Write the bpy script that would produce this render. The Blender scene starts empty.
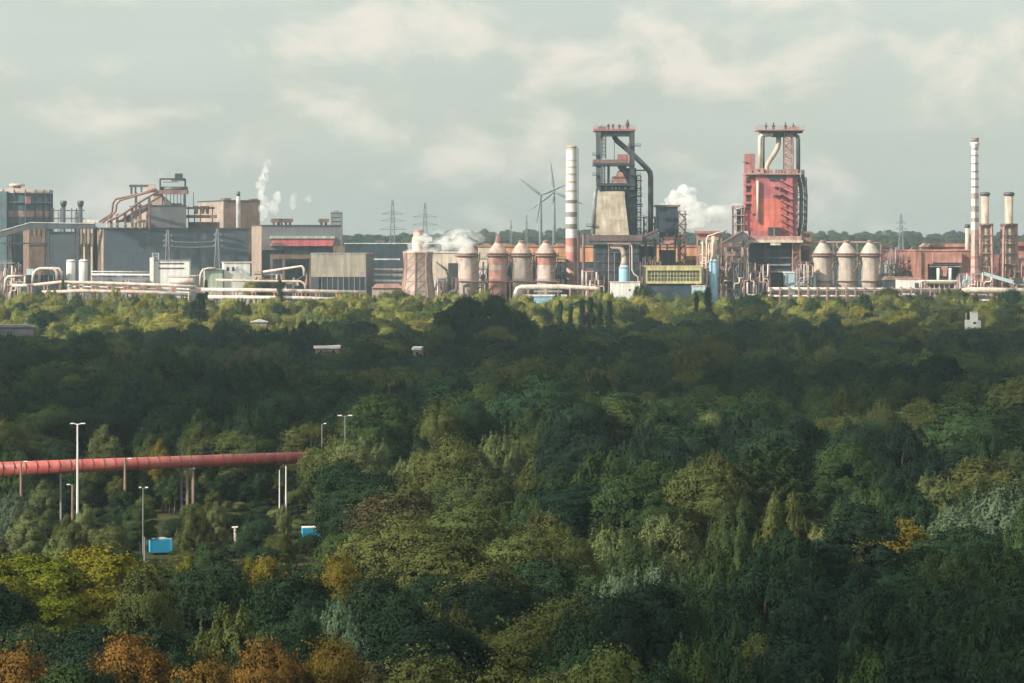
import bpy, math, random
import numpy as np
from mathutils import Vector, Matrix
R = random.Random(7)
F = 2655.0      # focal length in pixels of a 1024 px wide frame
H = 52.0        # camera height
HY = 240.0      # horizon row
scene = bpy.context.scene
COL = scene.collection
PI = math.pi

def smooth(a, b, v):
    t = min(1, max(0, (v-a)/(b-a)))
    return t*t*(3-2*t)
def ground(x, y):
    z = 14*smooth(1412, 1440, y)
    z += 25*smooth(2300, 3300, y) + 9*smooth(3300, 4300, y)
    z += (2.2*math.sin(x/210+1)+1.5*math.sin(x/83))*smooth(2000, 2700, y)
    z += (0.8*math.sin(x/37+y/61)+0.5*math.sin(x/19-y/23))*(1-smooth(1200, 1400, y))
    return z

# ------------------------------------------------------------------ materials
def nodes_of(m):
    m.use_nodes = True
    nt = m.node_tree
    nt.nodes.clear()
    return nt, nt.nodes, nt.links
MATS = {}
def mat(name, col, rough=0.6, metal=0.0, var=0.35, streak=0.35, dirt=(0.16, 0.12, 0.09), dirt_amt=0.25, panel=0.0):
    """painted or clad surface: patchy tone, vertical streaks and worn dirt, optional panel joints"""
    if name in MATS: return MATS[name]
    m = bpy.data.materials.new(name); nt, N, L = nodes_of(m)
    out = N.new('ShaderNodeOutputMaterial'); b = N.new('ShaderNodeBsdfPrincipled')
    L.new(b.outputs[0], out.inputs[0])
    b.inputs['Roughness'].default_value = rough; b.inputs['Metallic'].default_value = metal
    tc = N.new('ShaderNodeTexCoord')
    n1 = N.new('ShaderNodeTexNoise'); n1.inputs['Scale'].default_value = 0.22; n1.inputs['Detail'].default_value = 6
    L.new(tc.outputs['Object'], n1.inputs['Vector'])
    mp = N.new('ShaderNodeMapping'); mp.inputs['Scale'].default_value = (0.55, 0.55, 0.05)
    L.new(tc.outputs['Object'], mp.inputs['Vector'])
    n2 = N.new('ShaderNodeTexNoise'); n2.inputs['Scale'].default_value = 1.0; n2.inputs['Detail'].default_value = 4
    L.new(mp.outputs[0], n2.inputs['Vector'])
    def mrange(src, lo, hi, a=0.3, bb=0.7):
        q = N.new('ShaderNodeMapRange'); q.inputs['From Min'].default_value = a; q.inputs['From Max'].default_value = bb
        q.inputs['To Min'].default_value = lo; q.inputs['To Max'].default_value = hi
        L.new(src, q.inputs['Value']); return q.outputs[0]
    v1 = mrange(n1.outputs[0], 1-var, 1+var*0.6); v2 = mrange(n2.outputs[0], 1-streak, 1+streak*0.4)
    mu = N.new('ShaderNodeMath'); mu.operation = 'MULTIPLY'; L.new(v1, mu.inputs[0]); L.new(v2, mu.inputs[1])
    fac = mu.outputs[0]
    if panel:
        br = N.new('ShaderNodeTexBrick'); br.inputs['Scale'].default_value = 1.0
        br.inputs['Color1'].default_value = (1, 1, 1, 1); br.inputs['Color2'].default_value = (0.86, 0.86, 0.86, 1)
        br.inputs['Mortar'].default_value = (0.6, 0.6, 0.6, 1); br.inputs['Mortar Size'].default_value = 0.06
        br.inputs['Brick Width'].default_value = panel*1.6; br.inputs['Row Height'].default_value = panel
        sw = N.new('ShaderNodeSeparateXYZ'); cb = N.new('ShaderNodeCombineXYZ'); ad = N.new('ShaderNodeMath')
        L.new(tc.outputs['Object'], sw.inputs[0]); L.new(sw.outputs[0], ad.inputs[0]); L.new(sw.outputs[1], ad.inputs[1])
        L.new(ad.outputs[0], cb.inputs[0]); L.new(sw.outputs[2], cb.inputs[1]); L.new(cb.outputs[0], br.inputs['Vector'])
        m2 = N.new('ShaderNodeMath'); m2.operation = 'MULTIPLY'; L.new(fac, m2.inputs[0]); L.new(br.outputs['Color'], m2.inputs[1])
        fac = m2.outputs[0]
    vm = N.new('ShaderNodeVectorMath'); vm.operation = 'SCALE'; vm.inputs[0].default_value = col
    L.new(fac, vm.inputs['Scale'])
    n3 = N.new('ShaderNodeTexNoise'); n3.inputs['Scale'].default_value = 0.6; n3.inputs['Detail'].default_value = 8; n3.inputs['Roughness'].default_value = 0.7
    L.new(mp.outputs[0], n3.inputs['Vector'])
    dm = mrange(n3.outputs[0], 0, dirt_amt*2, 0.45, 0.8)
    mx = N.new('ShaderNodeMix'); mx.data_type = 'RGBA'; L.new(dm, mx.inputs[0]); L.new(vm.outputs[0], mx.inputs[6])
    mx.inputs[7].default_value = (*dirt, 1)
    L.new(mx.outputs[2], b.inputs['Base Color'])
    MATS[name] = m; return m
M = {}
def dm(k, *a, **kw): M[k] = mat(k, *a, **kw)
dm('blue_cladding', (0.105, 0.145, 0.185), panel=6.0, var=.15, streak=.14)
dm('grey_cladding', (0.20, 0.205, 0.225), panel=5.0, var=.15, streak=.16)
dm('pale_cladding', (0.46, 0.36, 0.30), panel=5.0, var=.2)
dm('brown_cladding', (0.27, 0.18, 0.14), panel=5.0)
dm('taupe_cladding', (0.36, 0.32, 0.26), panel=4.0, var=.2)
dm('beige_concrete', (0.52, 0.45, 0.36), panel=7.0, var=.3, streak=.3, rough=.9)
dm('teal_cladding', (0.065, 0.125, 0.155), panel=5.0)
dm('red_cladding', (0.50, 0.150, 0.165), panel=4.0, var=.25)
dm('scarlet_cladding', (0.68, 0.175, 0.125), panel=4.0, var=.2, dirt_amt=.12)
dm('dull_red', (0.40, 0.15, 0.15))
dm('salmon', (0.56, 0.27, 0.22), panel=5.0)
dm('brick_red', (0.42, 0.20, 0.155), panel=4.0)
dm('orange_cladding', (0.68, 0.34, 0.17), panel=6.0, var=.15, dirt_amt=.1)
dm('pink_fascia', (0.68, 0.17, 0.20), var=.2)
dm('cream', (0.72, 0.62, 0.50), var=.2)
dm('pale_pipe', (0.74, 0.62, 0.54), rough=.45, var=.15, dirt_amt=.2)
dm('peach_pipe', (0.68, 0.50, 0.40), rough=.5, var=.2)
dm('white_paint', (0.78, 0.77, 0.74), var=.12, streak=.2, dirt_amt=.15)
dm('stove_white', (0.64, 0.54, 0.48), dirt=(.3, .16, .12), dirt_amt=.5)
dm('stove_red', (0.52, 0.23, 0.19), dirt=(.6, .5, .44), dirt_amt=.5)
dm('stove_grey', (0.54, 0.46, 0.40), dirt=(.25, .17, .12), dirt_amt=.4)
dm('stove_dome', (0.54, 0.40, 0.34), dirt=(.25, .14, .11), dirt_amt=.5)
dm('light_blue', (0.30, 0.55, 0.72), var=.15)
dm('pale_blue', (0.48, 0.64, 0.70), var=.15)
dm('pale_green', (0.50, 0.58, 0.46), var=.15)
dm('yellow_paint', (0.58, 0.52, 0.26), var=.15)
dm('dark_steel', (0.030, 0.038, 0.052), rough=.5)
dm('navy_steel', (0.024, 0.048, 0.072), rough=.5)
dm('grey_steel', (0.26, 0.27, 0.29), rough=.5)
dm('slate_steel', (0.075, 0.088, 0.108), rough=.5)
dm('umber', (0.13, 0.085, 0.085), rough=.7)
dm('rust_steel', (0.24, 0.13, 0.11), rough=.7)
dm('pink_steel', (0.46, 0.27, 0.24), rough=.6)
dm('galvanised', (0.58, 0.60, 0.60), rough=.4, dirt_amt=.1)
dm('dark_glass', (0.03, 0.04, 0.05), rough=.12, var=.1, dirt_amt=.05)
dm('green_glass', (0.10, 0.13, 0.07), rough=.2, var=.3, dirt_amt=.1)
dm('wood_pole', (0.30, 0.20, 0.15), rough=.9)
dm('red_pipe', (0.43, 0.085, 0.072), rough=.45, var=.15, dirt=(.5, .3, .26), dirt_amt=.22)
dm('pipe_ring', (0.16, 0.035, 0.035), rough=.6)
dm('cyan_paint', (0.03, 0.42, 0.70), rough=.5, var=.1, dirt_amt=.06)
dm('roof_felt', (0.30, 0.30, 0.30), rough=.9)
dm('slate_roof', (0.07, 0.075, 0.10), rough=.8)
dm('turbine_white', (0.24, 0.27, 0.29), var=.05, dirt_amt=.03)
dm('pylon_steel', (0.20, 0.22, 0.24), var=.05)
dm('band_grey', (0.27, 0.26, 0.22), var=.25)
dm('band_red', (0.52, 0.22, 0.19), var=.25, dirt_amt=.3)
dm('band_pink', (0.62, 0.40, 0.35), var=.25, dirt_amt=.3)
dm('stack_beige', (0.58, 0.47, 0.37), var=.25)
dm('bark', (0.07, 0.055, 0.04), rough=.95)
dm('asphalt', (0.10, 0.10, 0.10), rough=.9)

# ------------------------------------------------------------------ mesh builder
class MB:
    def __init__(s): s.v = []; s.f = []; s.mi = []; s.sm = []
    def face(s, idx, mi=0, sm=False): s.f.append(idx); s.mi.append(mi); s.sm.append(sm)
    def hexa(s, p, mi=0):
        b = len(s.v); s.v += [tuple(q) for q in p]
        for q in ((0, 3, 2, 1), (4, 5, 6, 7), (0, 1, 5, 4), (1, 2, 6, 5), (2, 3, 7, 6), (3, 0, 4, 7)):
            s.face([b+i for i in q], mi)
        return s
    def box(s, x0, x1, y0, y1, z0, z1, mi=0):
        if x0 > x1: x0, x1 = x1, x0
        if z0 > z1: z0, z1 = z1, z0
        return s.hexa([(x0, y0, z0), (x1, y0, z0), (x1, y1, z0), (x0, y1, z0), (x0, y0, z1), (x1, y0, z1), (x1, y1, z1), (x0, y1, z1)], mi)
    def beam(s, p, q, w, mi=0):
        p = Vector(p); q = Vector(q); d = (q-p)
        if d.length < 1e-6: return s
        d.normalize(); a = d.cross(Vector((0, 0, 1)))
        if a.length < 1e-3: a = Vector((1, 0, 0))
        a.normalize(); b = d.cross(a); a *= w/2; b *= w/2
        return s.hexa([p-a-b, p+a-b, p+a+b, p-a+b, q-a-b, q+a-b, q+a+b, q-a+b], mi)
    def tube(s, pts, r, seg=10, mi=0, bend=True):
        pts = [Vector(p) for p in pts]
        rs = r if isinstance(r, (list, tuple)) else [r]*len(pts)
        b0 = len(s.v); prev = None
        for i, p in enumerate(pts):
            d = (pts[min(i+1, len(pts)-1)]-pts[max(i-1, 0)]).normalized()
            u = prev if prev is not None else (Vector((0, 1, 0)) if abs(d.y) < .9 else Vector((1, 0, 0)))
            u = (u-d*u.dot(d)).normalized(); prev = u; w = d.cross(u)
            for k in range(seg):
                a = 2*PI*k/seg
                s.v.append(tuple(p+(u*math.cos(a)+w*math.sin(a))*rs[i]))
        for i in range(len(pts)-1):
            for k in range(seg):
                k2 = (k+1) % seg
                s.face([b0+i*seg+k, b0+i*seg+k2, b0+(i+1)*seg+k2, b0+(i+1)*seg+k], mi, True)
        s.face([b0+k for k in range(seg)][::-1], mi); s.face([b0+(len(pts)-1)*seg+k for k in range(seg)], mi)
        return s
    def lathe(s, prof, cx=0, cy=0, seg=24, mis=None):
        b0 = len(s.v)
        for r, z in prof:
            for k in range(seg):
                a = 2*PI*(k+.5)/seg
                s.v.append((cx+r*math.cos(a), cy+r*math.sin(a), z))
        for i in range(len(prof)-1):
            for k in range(seg):
                k2 = (k+1) % seg
                s.face([b0+i*seg+k, b0+i*seg+k2, b0+(i+1)*seg+k2, b0+(i+1)*seg+k], mis[i] if mis else 0, seg > 12)
        s.face([b0+k for k in range(seg)][::-1]); s.face([b0+(len(prof)-1)*seg+k for k in range(seg)])
        return s
    def prism(s, poly, y0, y1, mi=0):
        n = len(poly); b = len(s.v)
        ar = sum(poly[i][0]*poly[(i+1) % n][1]-poly[(i+1) % n][0]*poly[i][1] for i in range(n))
        if ar < 0: poly = poly[::-1]
        s.v += [(x, y0, z) for x, z in poly]+[(x, y1, z) for x, z in poly]
        s.face(list(range(b, b+n)), mi); s.face(list(range(b+n, b+2*n))[::-1], mi)
        for i in range(n):
            j = (i+1) % n
            s.face([b+j, b+i, b+n+i, b+n+j], mi)
        return s
    def lattice(s, x0, x1, y0, y1, z0, z1, n, w, taper=1.0):
        cx, cy = (x0+x1)/2, (y0+y1)/2
        def c(t):
            k = 1+(taper-1)*t
            return [Vector((cx+(x-cx)*k, cy+(y-cy)*k, z0+(z1-z0)*t)) for x, y in ((x0, y0), (x1, y0), (x1, y1), (x0, y1))]
        for i in range(n):
            A = c(i/n); B = c((i+1)/n)
            for k in range(4):
                j = (k+1) % 4
                s.beam(A[k], B[k], w); s.beam(B[k], B[j], w*.7)
                s.beam(*((A[k], B[j]) if i % 2 else (A[j], B[k])), w*.6)
        return s
    def zigzag(s, x0, x1, y, z0, z1, n, w=.5, dep=1.6):
        dz = (z1-z0)/n
        for i in range(n):
            a, b = (x0, x1) if i % 2 == 0 else (x1, x0)
            s.hexa([(min(a, b), y, z0+i*dz+(0 if a < b else dz)), (max(a, b), y, z0+i*dz+(dz if a < b else 0)), (max(a, b), y+dep, z0+i*dz+(dz if a < b else 0)), (min(a, b), y+dep, z0+i*dz+(0 if a < b else dz)),
                    (min(a, b), y, z0+i*dz+(0 if a < b else dz)+w*1.8), (max(a, b), y, z0+i*dz+(dz if a < b else 0)+w*1.8), (max(a, b), y+dep, z0+i*dz+(dz if a < b else 0)+w*1.8), (min(a, b), y+dep, z0+i*dz+(0 if a < b else dz)+w*1.8)])
            s.box(b-.8, b+.8, y-.1, y+dep+.1, z0+(i+1)*dz-w*.3, z0+(i+1)*dz+w*.4)
        return s
    def rail(s, x0, x1, y, z, h=1.1, step=3.0):
        for k in (0.5, 1.0): s.beam((x0, y, z+h*k), (x1, y, z+h*k), .16)
        n = max(1, int(abs(x1-x0)/step))
        for i in range(n+1):
            x = x0+(x1-x0)*i/n
            s.beam((x, y, z), (x, y, z+h), .14)
        return s
    def build(s, name, m, parent=None):
        me = bpy.data.meshes.new(name); me.from_pydata(s.v, [], s.f)
        ms = m if isinstance(m, (list, tuple)) else [m]
        for q in ms: me.materials.append(M[q] if isinstance(q, str) else q)
        me.polygons.foreach_set('material_index', s.mi); me.polygons.foreach_set('use_smooth', s.sm)
        me.update()
        o = bpy.data.objects.new(name, me); COL.objects.link(o)
        if parent is not None: o.parent = parent
        return o
def tag(o, label=None, cat=None, group=None, kind=None):
    if label: o['label'] = label
    if cat: o['category'] = cat
    if group: o['group'] = group
    if kind: o['kind'] = kind
    return o
class T:
    """a thing: an Empty at its base; parts are laid out in metres from pixel measures at distance Y"""
    def __init__(s, name, label, cat, px, Y, yaw=0.0, group=None, base=None):
        s.s = Y/F; s.px = px; s.Y = Y; s.c = math.cos(yaw); X = (px-512)*s.s
        s.base = ground(X, Y) if base is None else base
        if abs(yaw) >= .1: yaw -= math.atan((px-512)/F)     # YAW is how far it is turned from facing the camera
        o = bpy.data.objects.new(name, None); COL.objects.link(o)
        o.empty_display_size = 1
        o.location = (X, Y, s.base); o.rotation_euler = (0, 0, yaw); s.o = o
        tag(o, label, cat, group)
    def x(s, px): return (px-s.px)*s.s/s.c
    def z(s, py): return H-(py-HY)*s.s-s.base
    def p(s, px, py, y=0): return (s.x(px), y, s.z(py))
    def add(s, name, mb, m, parent=None, label=None):
        o = mb.build(name, m, parent or s.o)
        if label: o['label'] = label
        return o
    def box(s, name, l, r, t, b, y0, y1, m, parent=None, label=None):
        return s.add(name, MB().box(s.x(l), s.x(r), y0, y1, 0.0 if b is None else s.z(b), s.z(t)), m, parent, label)
    def tube(s, name, pts, r, m, parent=None, label=None, seg=10):
        return s.add(name, MB().tube([s.p(*q) for q in pts], r*s.s if not isinstance(r, list) else [q*s.s for q in r], seg), m, parent, label)
def copy_tree(o, parent=None):
    c = o.copy(); COL.objects.link(c)
    if parent is not None: c.parent = parent
    for ch in [q for q in o.children]: copy_tree(ch, c)
    return c
# ------------------------------------------------------------------ the works, west side
def front_windows(t, parent, l, r, top, bot, n, m='dark_glass', fm='white_paint', y=-.06):
    """n windows along a facade, each a frame with its pane"""
    w = (t.x(r)-t.x(l))/n
    for i in range(n):
        a = t.x(l)+w*(i+.12); b = t.x(l)+w*(i+.88)
        f = t.add('window', MB().box(a, b, y-.06, y+.1, t.z(bot), t.z(top)), fm, parent)
        t.add('pane', MB().box(a+.12, b-.12, y-.10, y-.07, t.z(bot)+.12, t.z(top)-.12), m, f)

# gasholder
t = T('gasholder', 'round blue gasholder with a pale band and a small roof lantern', 'gasholder', 17, 1640)
r = 34*t.s; zt = t.z(189)
t.add('shell', MB().lathe([(r, 0), (r, t.z(217)), (r, t.z(211)), (r, t.z(194))], seg=40, mis=[0, 1, 0]), ['teal_cladding', 'pink_steel'])
t.add('roof', MB().lathe([(r+.6, t.z(194)), (r+.6, t.z(193)), (r*.8, t.z(190)), (r*.35, t.z(188.5)), (.1, t.z(188))], seg=40), 'pale_cladding')
t.add('lantern', MB().lathe([(4*t.s, t.z(189)), (4*t.s, t.z(186)), (8*t.s, t.z(186)), (8*t.s, t.z(184.4)), (5*t.s, t.z(183.6))], seg=20), 'stack_beige')
for i in range(20):
    a = 2*PI*(i+.35)/20
    t.add('column', MB().box(-.4, .4, -.4, .4, 0, t.z(190)), 'slate_steel').location = ((r+.5)*math.cos(a), (r+.5)*math.sin(a), 0)
t.add('railing', MB().lathe([(r+1.2, t.z(203.2)), (r+1.2, t.z(202.4)), (r+.2, t.z(202.4)), (r+.2, t.z(203.2))], seg=40), 'grey_steel')
a = math.radians(-62)
pp = t.add('panel', MB().box(-1.6, 1.6, -.3, .3, t.z(204), t.z(197)), 'salmon'); pp.location = ((r+1.1)*math.cos(a), (r+1.1)*math.sin(a), 0); pp.rotation_euler.z = a+PI/2
a = math.radians(-100)
pp = t.add('lift_shaft', MB().box(-2.6, 2.6, -2, 1, 0, t.z(192)), 'teal_cladding'); pp.location = ((r+1.4)*math.cos(a), (r+1.4)*math.sin(a), 0); pp.rotation_euler.z = a+PI/2

# two flare stacks
for px, lab in ((63.5, 'left of the two bucket-topped flare stacks beside the gasholder'), (80.5, 'right of the two bucket-topped flare stacks, nearer the sloping pipes')):
    t = T('flare_stack', lab, 'flare stack', px, 1600, group='bucket topped flare stacks')
    t.add('shaft', MB().lathe([(1.35, 0), (1.25, t.z(207))], seg=14), 'slate_steel')
    t.add('burner_head', MB().lathe([(1.25, t.z(207)), (2.0, t.z(204)), (2.0, t.z(201)), (1.6, t.z(200.6))], seg=14), 'slate_steel')
    t.add('ladder', MB().lattice(-3.2, -1.6, -.6, .6, 0, t.z(212), 12, .22), 'slate_steel')
t = T('pipe_bridge', 'thin steel pipe bridge joining the two flare stacks', 'pipe bridge', 66, 1604)
t.add('walkway', MB().lattice(t.x(51), t.x(82), 2, 3.4, t.z(219), t.z(218), 1, .2).box(t.x(51), t.x(84), 2, 3.4, t.z(211), t.z(210)).box(t.x(51), t.x(84), 2, 3.4, t.z(218.6), t.z(218)), 'slate_steel')
for q in (53, 60, 71, 76): t.box('post', q-.4, q+.4, 208, None, 2.2, 3, 'slate_steel')

# conveyor gallery sloping up to the hall
t = T('conveyor_gallery', 'long grey covered conveyor rising past the gasholder to the hall', 'conveyor', 40, 1560)
mb = MB().prism([(t.x(-25), t.z(245)), (t.x(30), t.z(229)), (t.x(95), t.z(229)), (t.x(95), t.z(224)), (t.x(31), t.z(223)), (t.x(-25), t.z(239))], -2, 2)
g = t.add('gallery', mb, 'slate_steel')
t.add('roof', MB().prism([(t.x(-25), t.z(238.9)), (t.x(31), t.z(222.9)), (t.x(95), t.z(223.9)), (t.x(95), t.z(223)), (t.x(31), t.z(222)), (t.x(-25), t.z(238))], -2.4, 2.4), 'galvanised', g)
for q, w in ((10, 1.2), (77, 2.0), (48, 1)): t.add('trestle', MB().lattice(t.x(q-w), t.x(q+w), -1.4, 1.4, 0, t.z(229 if q > 30 else 234), 8, .5), 'slate_steel')
t.add('beam', MB().box(t.x(-25), t.x(45), -1, 1, t.z(244.2), t.z(242.6)), 'dark_steel')

t = T('grey_hall', 'low blue grey hall under the conveyor beside the gasholder', 'industrial hall', 45, 1590, .12)
w = t.add('wall', MB().box(0, t.x(78), 0, 34, 0, t.z(233)), 'blue_cladding')
t.add('roof', MB().box(-.4, t.x(78)+.4, -.4, 34.4, t.z(233)+.003, t.z(231.6)), 'slate_steel')
t.add('side_wing', MB().box(t.x(29), -.05, -.5, 30, 0, t.z(228)), 'brown_cladding', label='taupe side wing with dark slots')
for q in (31.5, 36, 40.5): t.add('window', MB().box(t.x(q), t.x(q+1), -.6, -.45, t.z(236), t.z(229.5)), 'dark_glass')
t.add('duct', MB().box(t.x(29.5), t.x(44), -.7, -.52, t.z(246), t.z(244.6)), 'dark_steel')

# great blue hall with the roof plant
t = T('blue_hall', 'huge slab-sided blue grey hall below the roof gantry', 'industrial hall', 104, 1560, .2)
W = t.x(250); dp = 34
t.add('wall', MB().box(0, W, 0, dp, 0, t.z(229)), 'blue_cladding')
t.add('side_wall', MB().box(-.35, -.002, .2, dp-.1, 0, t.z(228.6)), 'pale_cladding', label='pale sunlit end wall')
t.add('roof', MB().box(-.6, W+.4, -.5, dp+.3, t.z(229)+.003, t.z(227.6)), 'slate_steel')
t.add('plinth', MB().box(.4, W, -.6, -.05, 0, t.z(270)), 'grey_cladding')
t.add('skylight_strip', MB().box(t.x(150), t.x(230), -.3, -.04, t.z(231.5), t.z(230.5)), 'slate_steel')
for q in (164, 198): t.add('downpipe', MB().box(t.x(q), t.x(q+.7), -.35, -.04, 0, t.z(230)), 'slate_steel')
t = T('roof_block', 'grey windowless block on top of the blue hall', 'plant building', 147, 1572, .2, base=ground(0, 1572))
W = t.x(186)
t.add('wall', MB().box(0, W, 0, 52, t.z(232), t.z(206)), 'grey_cladding')
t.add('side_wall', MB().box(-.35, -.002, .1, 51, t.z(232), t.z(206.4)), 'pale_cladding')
t.add('roof', MB().box(-.5, W+.3, -.3, 52, t.z(206)+.003, t.z(205)), 'slate_steel')
t.add('column', MB().box(3, 5, 2, 50, 0, t.z(233)), 'grey_steel')
t.add('parapet_plant', MB().box(t.x(165), t.x(172), 3, 12, t.z(205)+.01, t.z(201)).box(t.x(174), t.x(184), 5, 14, t.z(205)+.01, t.z(203)), 'grey_cladding')
t = T('pipe_run', 'bundle of brown pipes climbing in bends up to the roof gantry', 'pipework', 128, 1562)
for k, (pts, rr) in enumerate((
    ([(99, 222, 0), (110, 215, 0), (112, 212, 0), (113, 203, 0), (116, 199, 0), (140, 194, 0), (156, 189, 0)], 1.1),
    ([(103, 223, -3), (114, 214, -3), (116.5, 211, -3), (117.5, 204, -3), (121, 200.5, -3), (145, 193.5, -3), (158, 190, -3)], 1.0),
    ([(109, 222, -6), (125, 214, -6), (140, 203, -6), (150, 197, -6), (160, 191.5, -6)], 1.2),
    ([(119, 222, -2), (136, 211, -2), (150, 203, -2), (161, 196, -2)], 1.0))):
    t.tube('pipe', pts, rr, 'rust_steel')
for q, zt_ in ((112, 215), (118, 214), (126, 213), (133, 206), (141, 204), (150, 198)): t.add('pipe_support', MB().lattice(t.x(q-.5), t.x(q+.5), -5, -1, t.z(229), t.z(zt_), 3, .35), 'rust_steel')
t.add('pipe_ramp', MB().prism([(t.x(118), t.z(222)), (t.x(152), t.z(203)), (t.x(152), t.z(207)), (t.x(128), t.z(222))], 1, 3), 'slate_steel')
t = T('end_tower', 'pale beige end block between conveyor and the big blue hall', 'plant building', 86, 1575)
t.box('wall', 80.5, 93, 228, None, 0, 16, 'pale_cladding'); t.box('roof', 80, 93.4, 226.6, 227.99, -.3, 16.3, 'slate_steel')
for q in (82, 85.6, 89.4): t.box('pilaster', q-.3, q+.3, 228.2, None, -.5, -.02, 'brown_cladding')
t = T('pipe_bridge', 'straight cream pipe bridge along the roof edge of the blue hall', 'pipe bridge', 95, 1570)
t.add('deck', MB().box(t.x(84), t.x(146), -2, 1, t.z(222.6), t.z(219.8)), 'cream')
for q in (84.5, 92): t.box('post', q-.8, q+.8, 222.8, None, -1.6, -.7, 'cream')
for q in (107, 144): t.box('post', q-.8, q+.8, 222.8, 230, -1.6, -.7, 'cream')
t = T('roof_gantry', 'dark gantry frame with a machine house on top of the blue hall', 'gantry', 170, 1580, base=ground(0, 1580))
t.box('deck', 154, 187, 190, 194, 0, 8, 'rust_steel')
t.add('beam', MB().tube([t.p(160, 189, 3), t.p(187, 189, 3)], 1.6), 'slate_steel')
t.add('upper_frame', MB().beam(t.p(160, 190, 1), t.p(160, 178.5, 1), .9).beam(t.p(160, 179, 1), t.p(185, 179, 1), 1.0).beam(t.p(185, 179, 1), t.p(185, 190, 1), .9).beam(t.p(163, 182, 1), t.p(178, 182, 1), .4), 'dark_steel')
t.box('machine_house', 175, 182, 173.5, 179, -1, 4, 'dark_steel')
t.add('cap', MB().box(t.x(171.5), t.x(184), -1.2, 4.2, t.z(181), t.z(179.6)), 'slate_steel')
for q in (162, 166, 170, 173.5, 177, 180.5, 184): t.box('post', q-.35, q+.35, 190, 208, 1, 1.9, 'slate_steel')
t.add('hopper', MB().prism([(t.x(153), t.z(194)), (t.x(160), t.z(194)), (t.x(176), t.z(208)), (t.x(153), t.z(208))], 2, 9), 'pale_cladding')
t.add('left_frame', MB().box(t.x(129), t.x(150), 1, 4, t.z(187), t.z(184.6)).beam(t.p(131, 187, 2), t.p(131, 194, 2), 1.2).beam(t.p(135, 187, 2), t.p(135, 193, 2), 1.0).beam(t.p(141, 187, 2), t.p(141, 192, 2), 1.0), 'slate_steel')
t.add('chute', MB().prism([(t.x(143), t.z(192)), (t.x(150), t.z(184)), (t.x(154), t.z(184)), (t.x(156), t.z(193))], 0, 3), 'stack_beige')
for q in (133, 158, 182): t.add('column', MB().box(t.x(q)-.7, t.x(q)+.7, 12, 13.4, 0, t.z(192)), 'slate_steel')

t = T('beam_structure', 'open brown roof structure of beams and hoppers between two grey blocks', 'plant building', 190, 1590)
t.add('wall', MB().box(t.x(187), t.x(216), 6, 20, 0, t.z(222)), 'brown_cladding')
t.add('beam', MB().box(t.x(186), t.x(216), 0, 5, t.z(218), t.z(215)).box(t.x(186), t.x(214), 1, 4, t.z(209), t.z(207)), 'rust_steel')
for q in (196, 202.5, 207): t.add('hopper', MB().prism([(t.x(q-2), t.z(206)), (t.x(q+2), t.z(206)), (t.x(q+1), t.z(214)), (t.x(q-1), t.z(214))], 0, 4), 'brown_cladding')
for q in (188, 194, 200, 212): t.box('post', q-.4, q+.4, 206, None, 2, 3, 'rust_steel')
t.box('mast', 192.7, 193.3, 192, 207, 2, 2.6, 'rust_steel')

t = T('brown_block', 'tall brown block behind the slender grey chimney', 'plant building', 224, 1645, .28)
W = t.x(260)
t.add('wall', MB().box(0, W, 0, 60, 0, t.z(201)), 'brown_cladding')
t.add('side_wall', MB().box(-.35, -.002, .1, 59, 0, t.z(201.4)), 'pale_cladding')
t.add('roof', MB().box(-.5, W+.3, -.4, 60.3, t.z(201)+.003, t.z(200)), 'slate_steel')
t.add('roof_house', MB().box(.5, t.x(232), 2, 10, t.z(200)+.01, t.z(198)), 'brown_cladding')
t.add('roof_house', MB().box(t.x(252), t.x(259), 2, 9, t.z(200)+.01, t.z(198.5)), 'brown_cladding')
t = T('slender_chimney', 'slender pale grey chimney in front of the brown block', 'chimney', 238.3, 1630)
t.add('shaft', MB().lathe([(1.5, 0), (1.35, t.z(203)), (1.15, t.z(196))], seg=14), 'galvanised')
t.add('tip', MB().lathe([(1.2, t.z(196)), (1.1, t.z(191.5))], seg=14), 'slate_steel')

t = T('pink_banded_hall', 'grey hall with a pink fascia band and roof ventilators', 'industrial hall', 262, 1530, .16)
W = t.x(341)
t.add('wall', MB().box(0, W, 0, 36, t.z(250), t.z(225.8)), 'grey_cladding')
t.add('base_wall', MB().box(.2, W-.2, 1.2, 35.5, 0, t.z(250)-.01), 'navy_steel', label='dark recessed lower storey')
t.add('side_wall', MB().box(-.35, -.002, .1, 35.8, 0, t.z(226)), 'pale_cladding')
t.add('roof', MB().box(-.5, W+.4, -.4, 36.3, t.z(225.8)+.003, t.z(224.8)), 'slate_steel')
t.add('canopy', MB().box(t.x(270), t.x(334), -3.2, -.05, t.z(238.5), t.z(236)), 'pale_green')
t.add('fascia', MB().prism([(t.x(274), t.z(239)), (t.x(334), t.z(239)), (t.x(332), t.z(246)), (t.x(270), t.z(246))], -2.6, -.1), 'pink_fascia', label='pink fascia band')
t.add('opening', MB().box(t.x(284), t.x(331), -.8, -.08, t.z(254), t.z(247)), 'navy_steel')
for a, b, c, d in ((270, 345, 254.5, 259), (271, 283, 243, 246), (333, 344, 246, 254)): t.add('girder', MB().box(t.x(a), t.x(b), -3, -1.4, t.z(d), t.z(c)), 'brown_cladding')
for q in (271, 283, 310, 332, 344): t.add('column', MB().box(t.x(q)-.6, t.x(q)+.6, -2.8, -1.7, 0, t.z(259)), 'brown_cladding')
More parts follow.
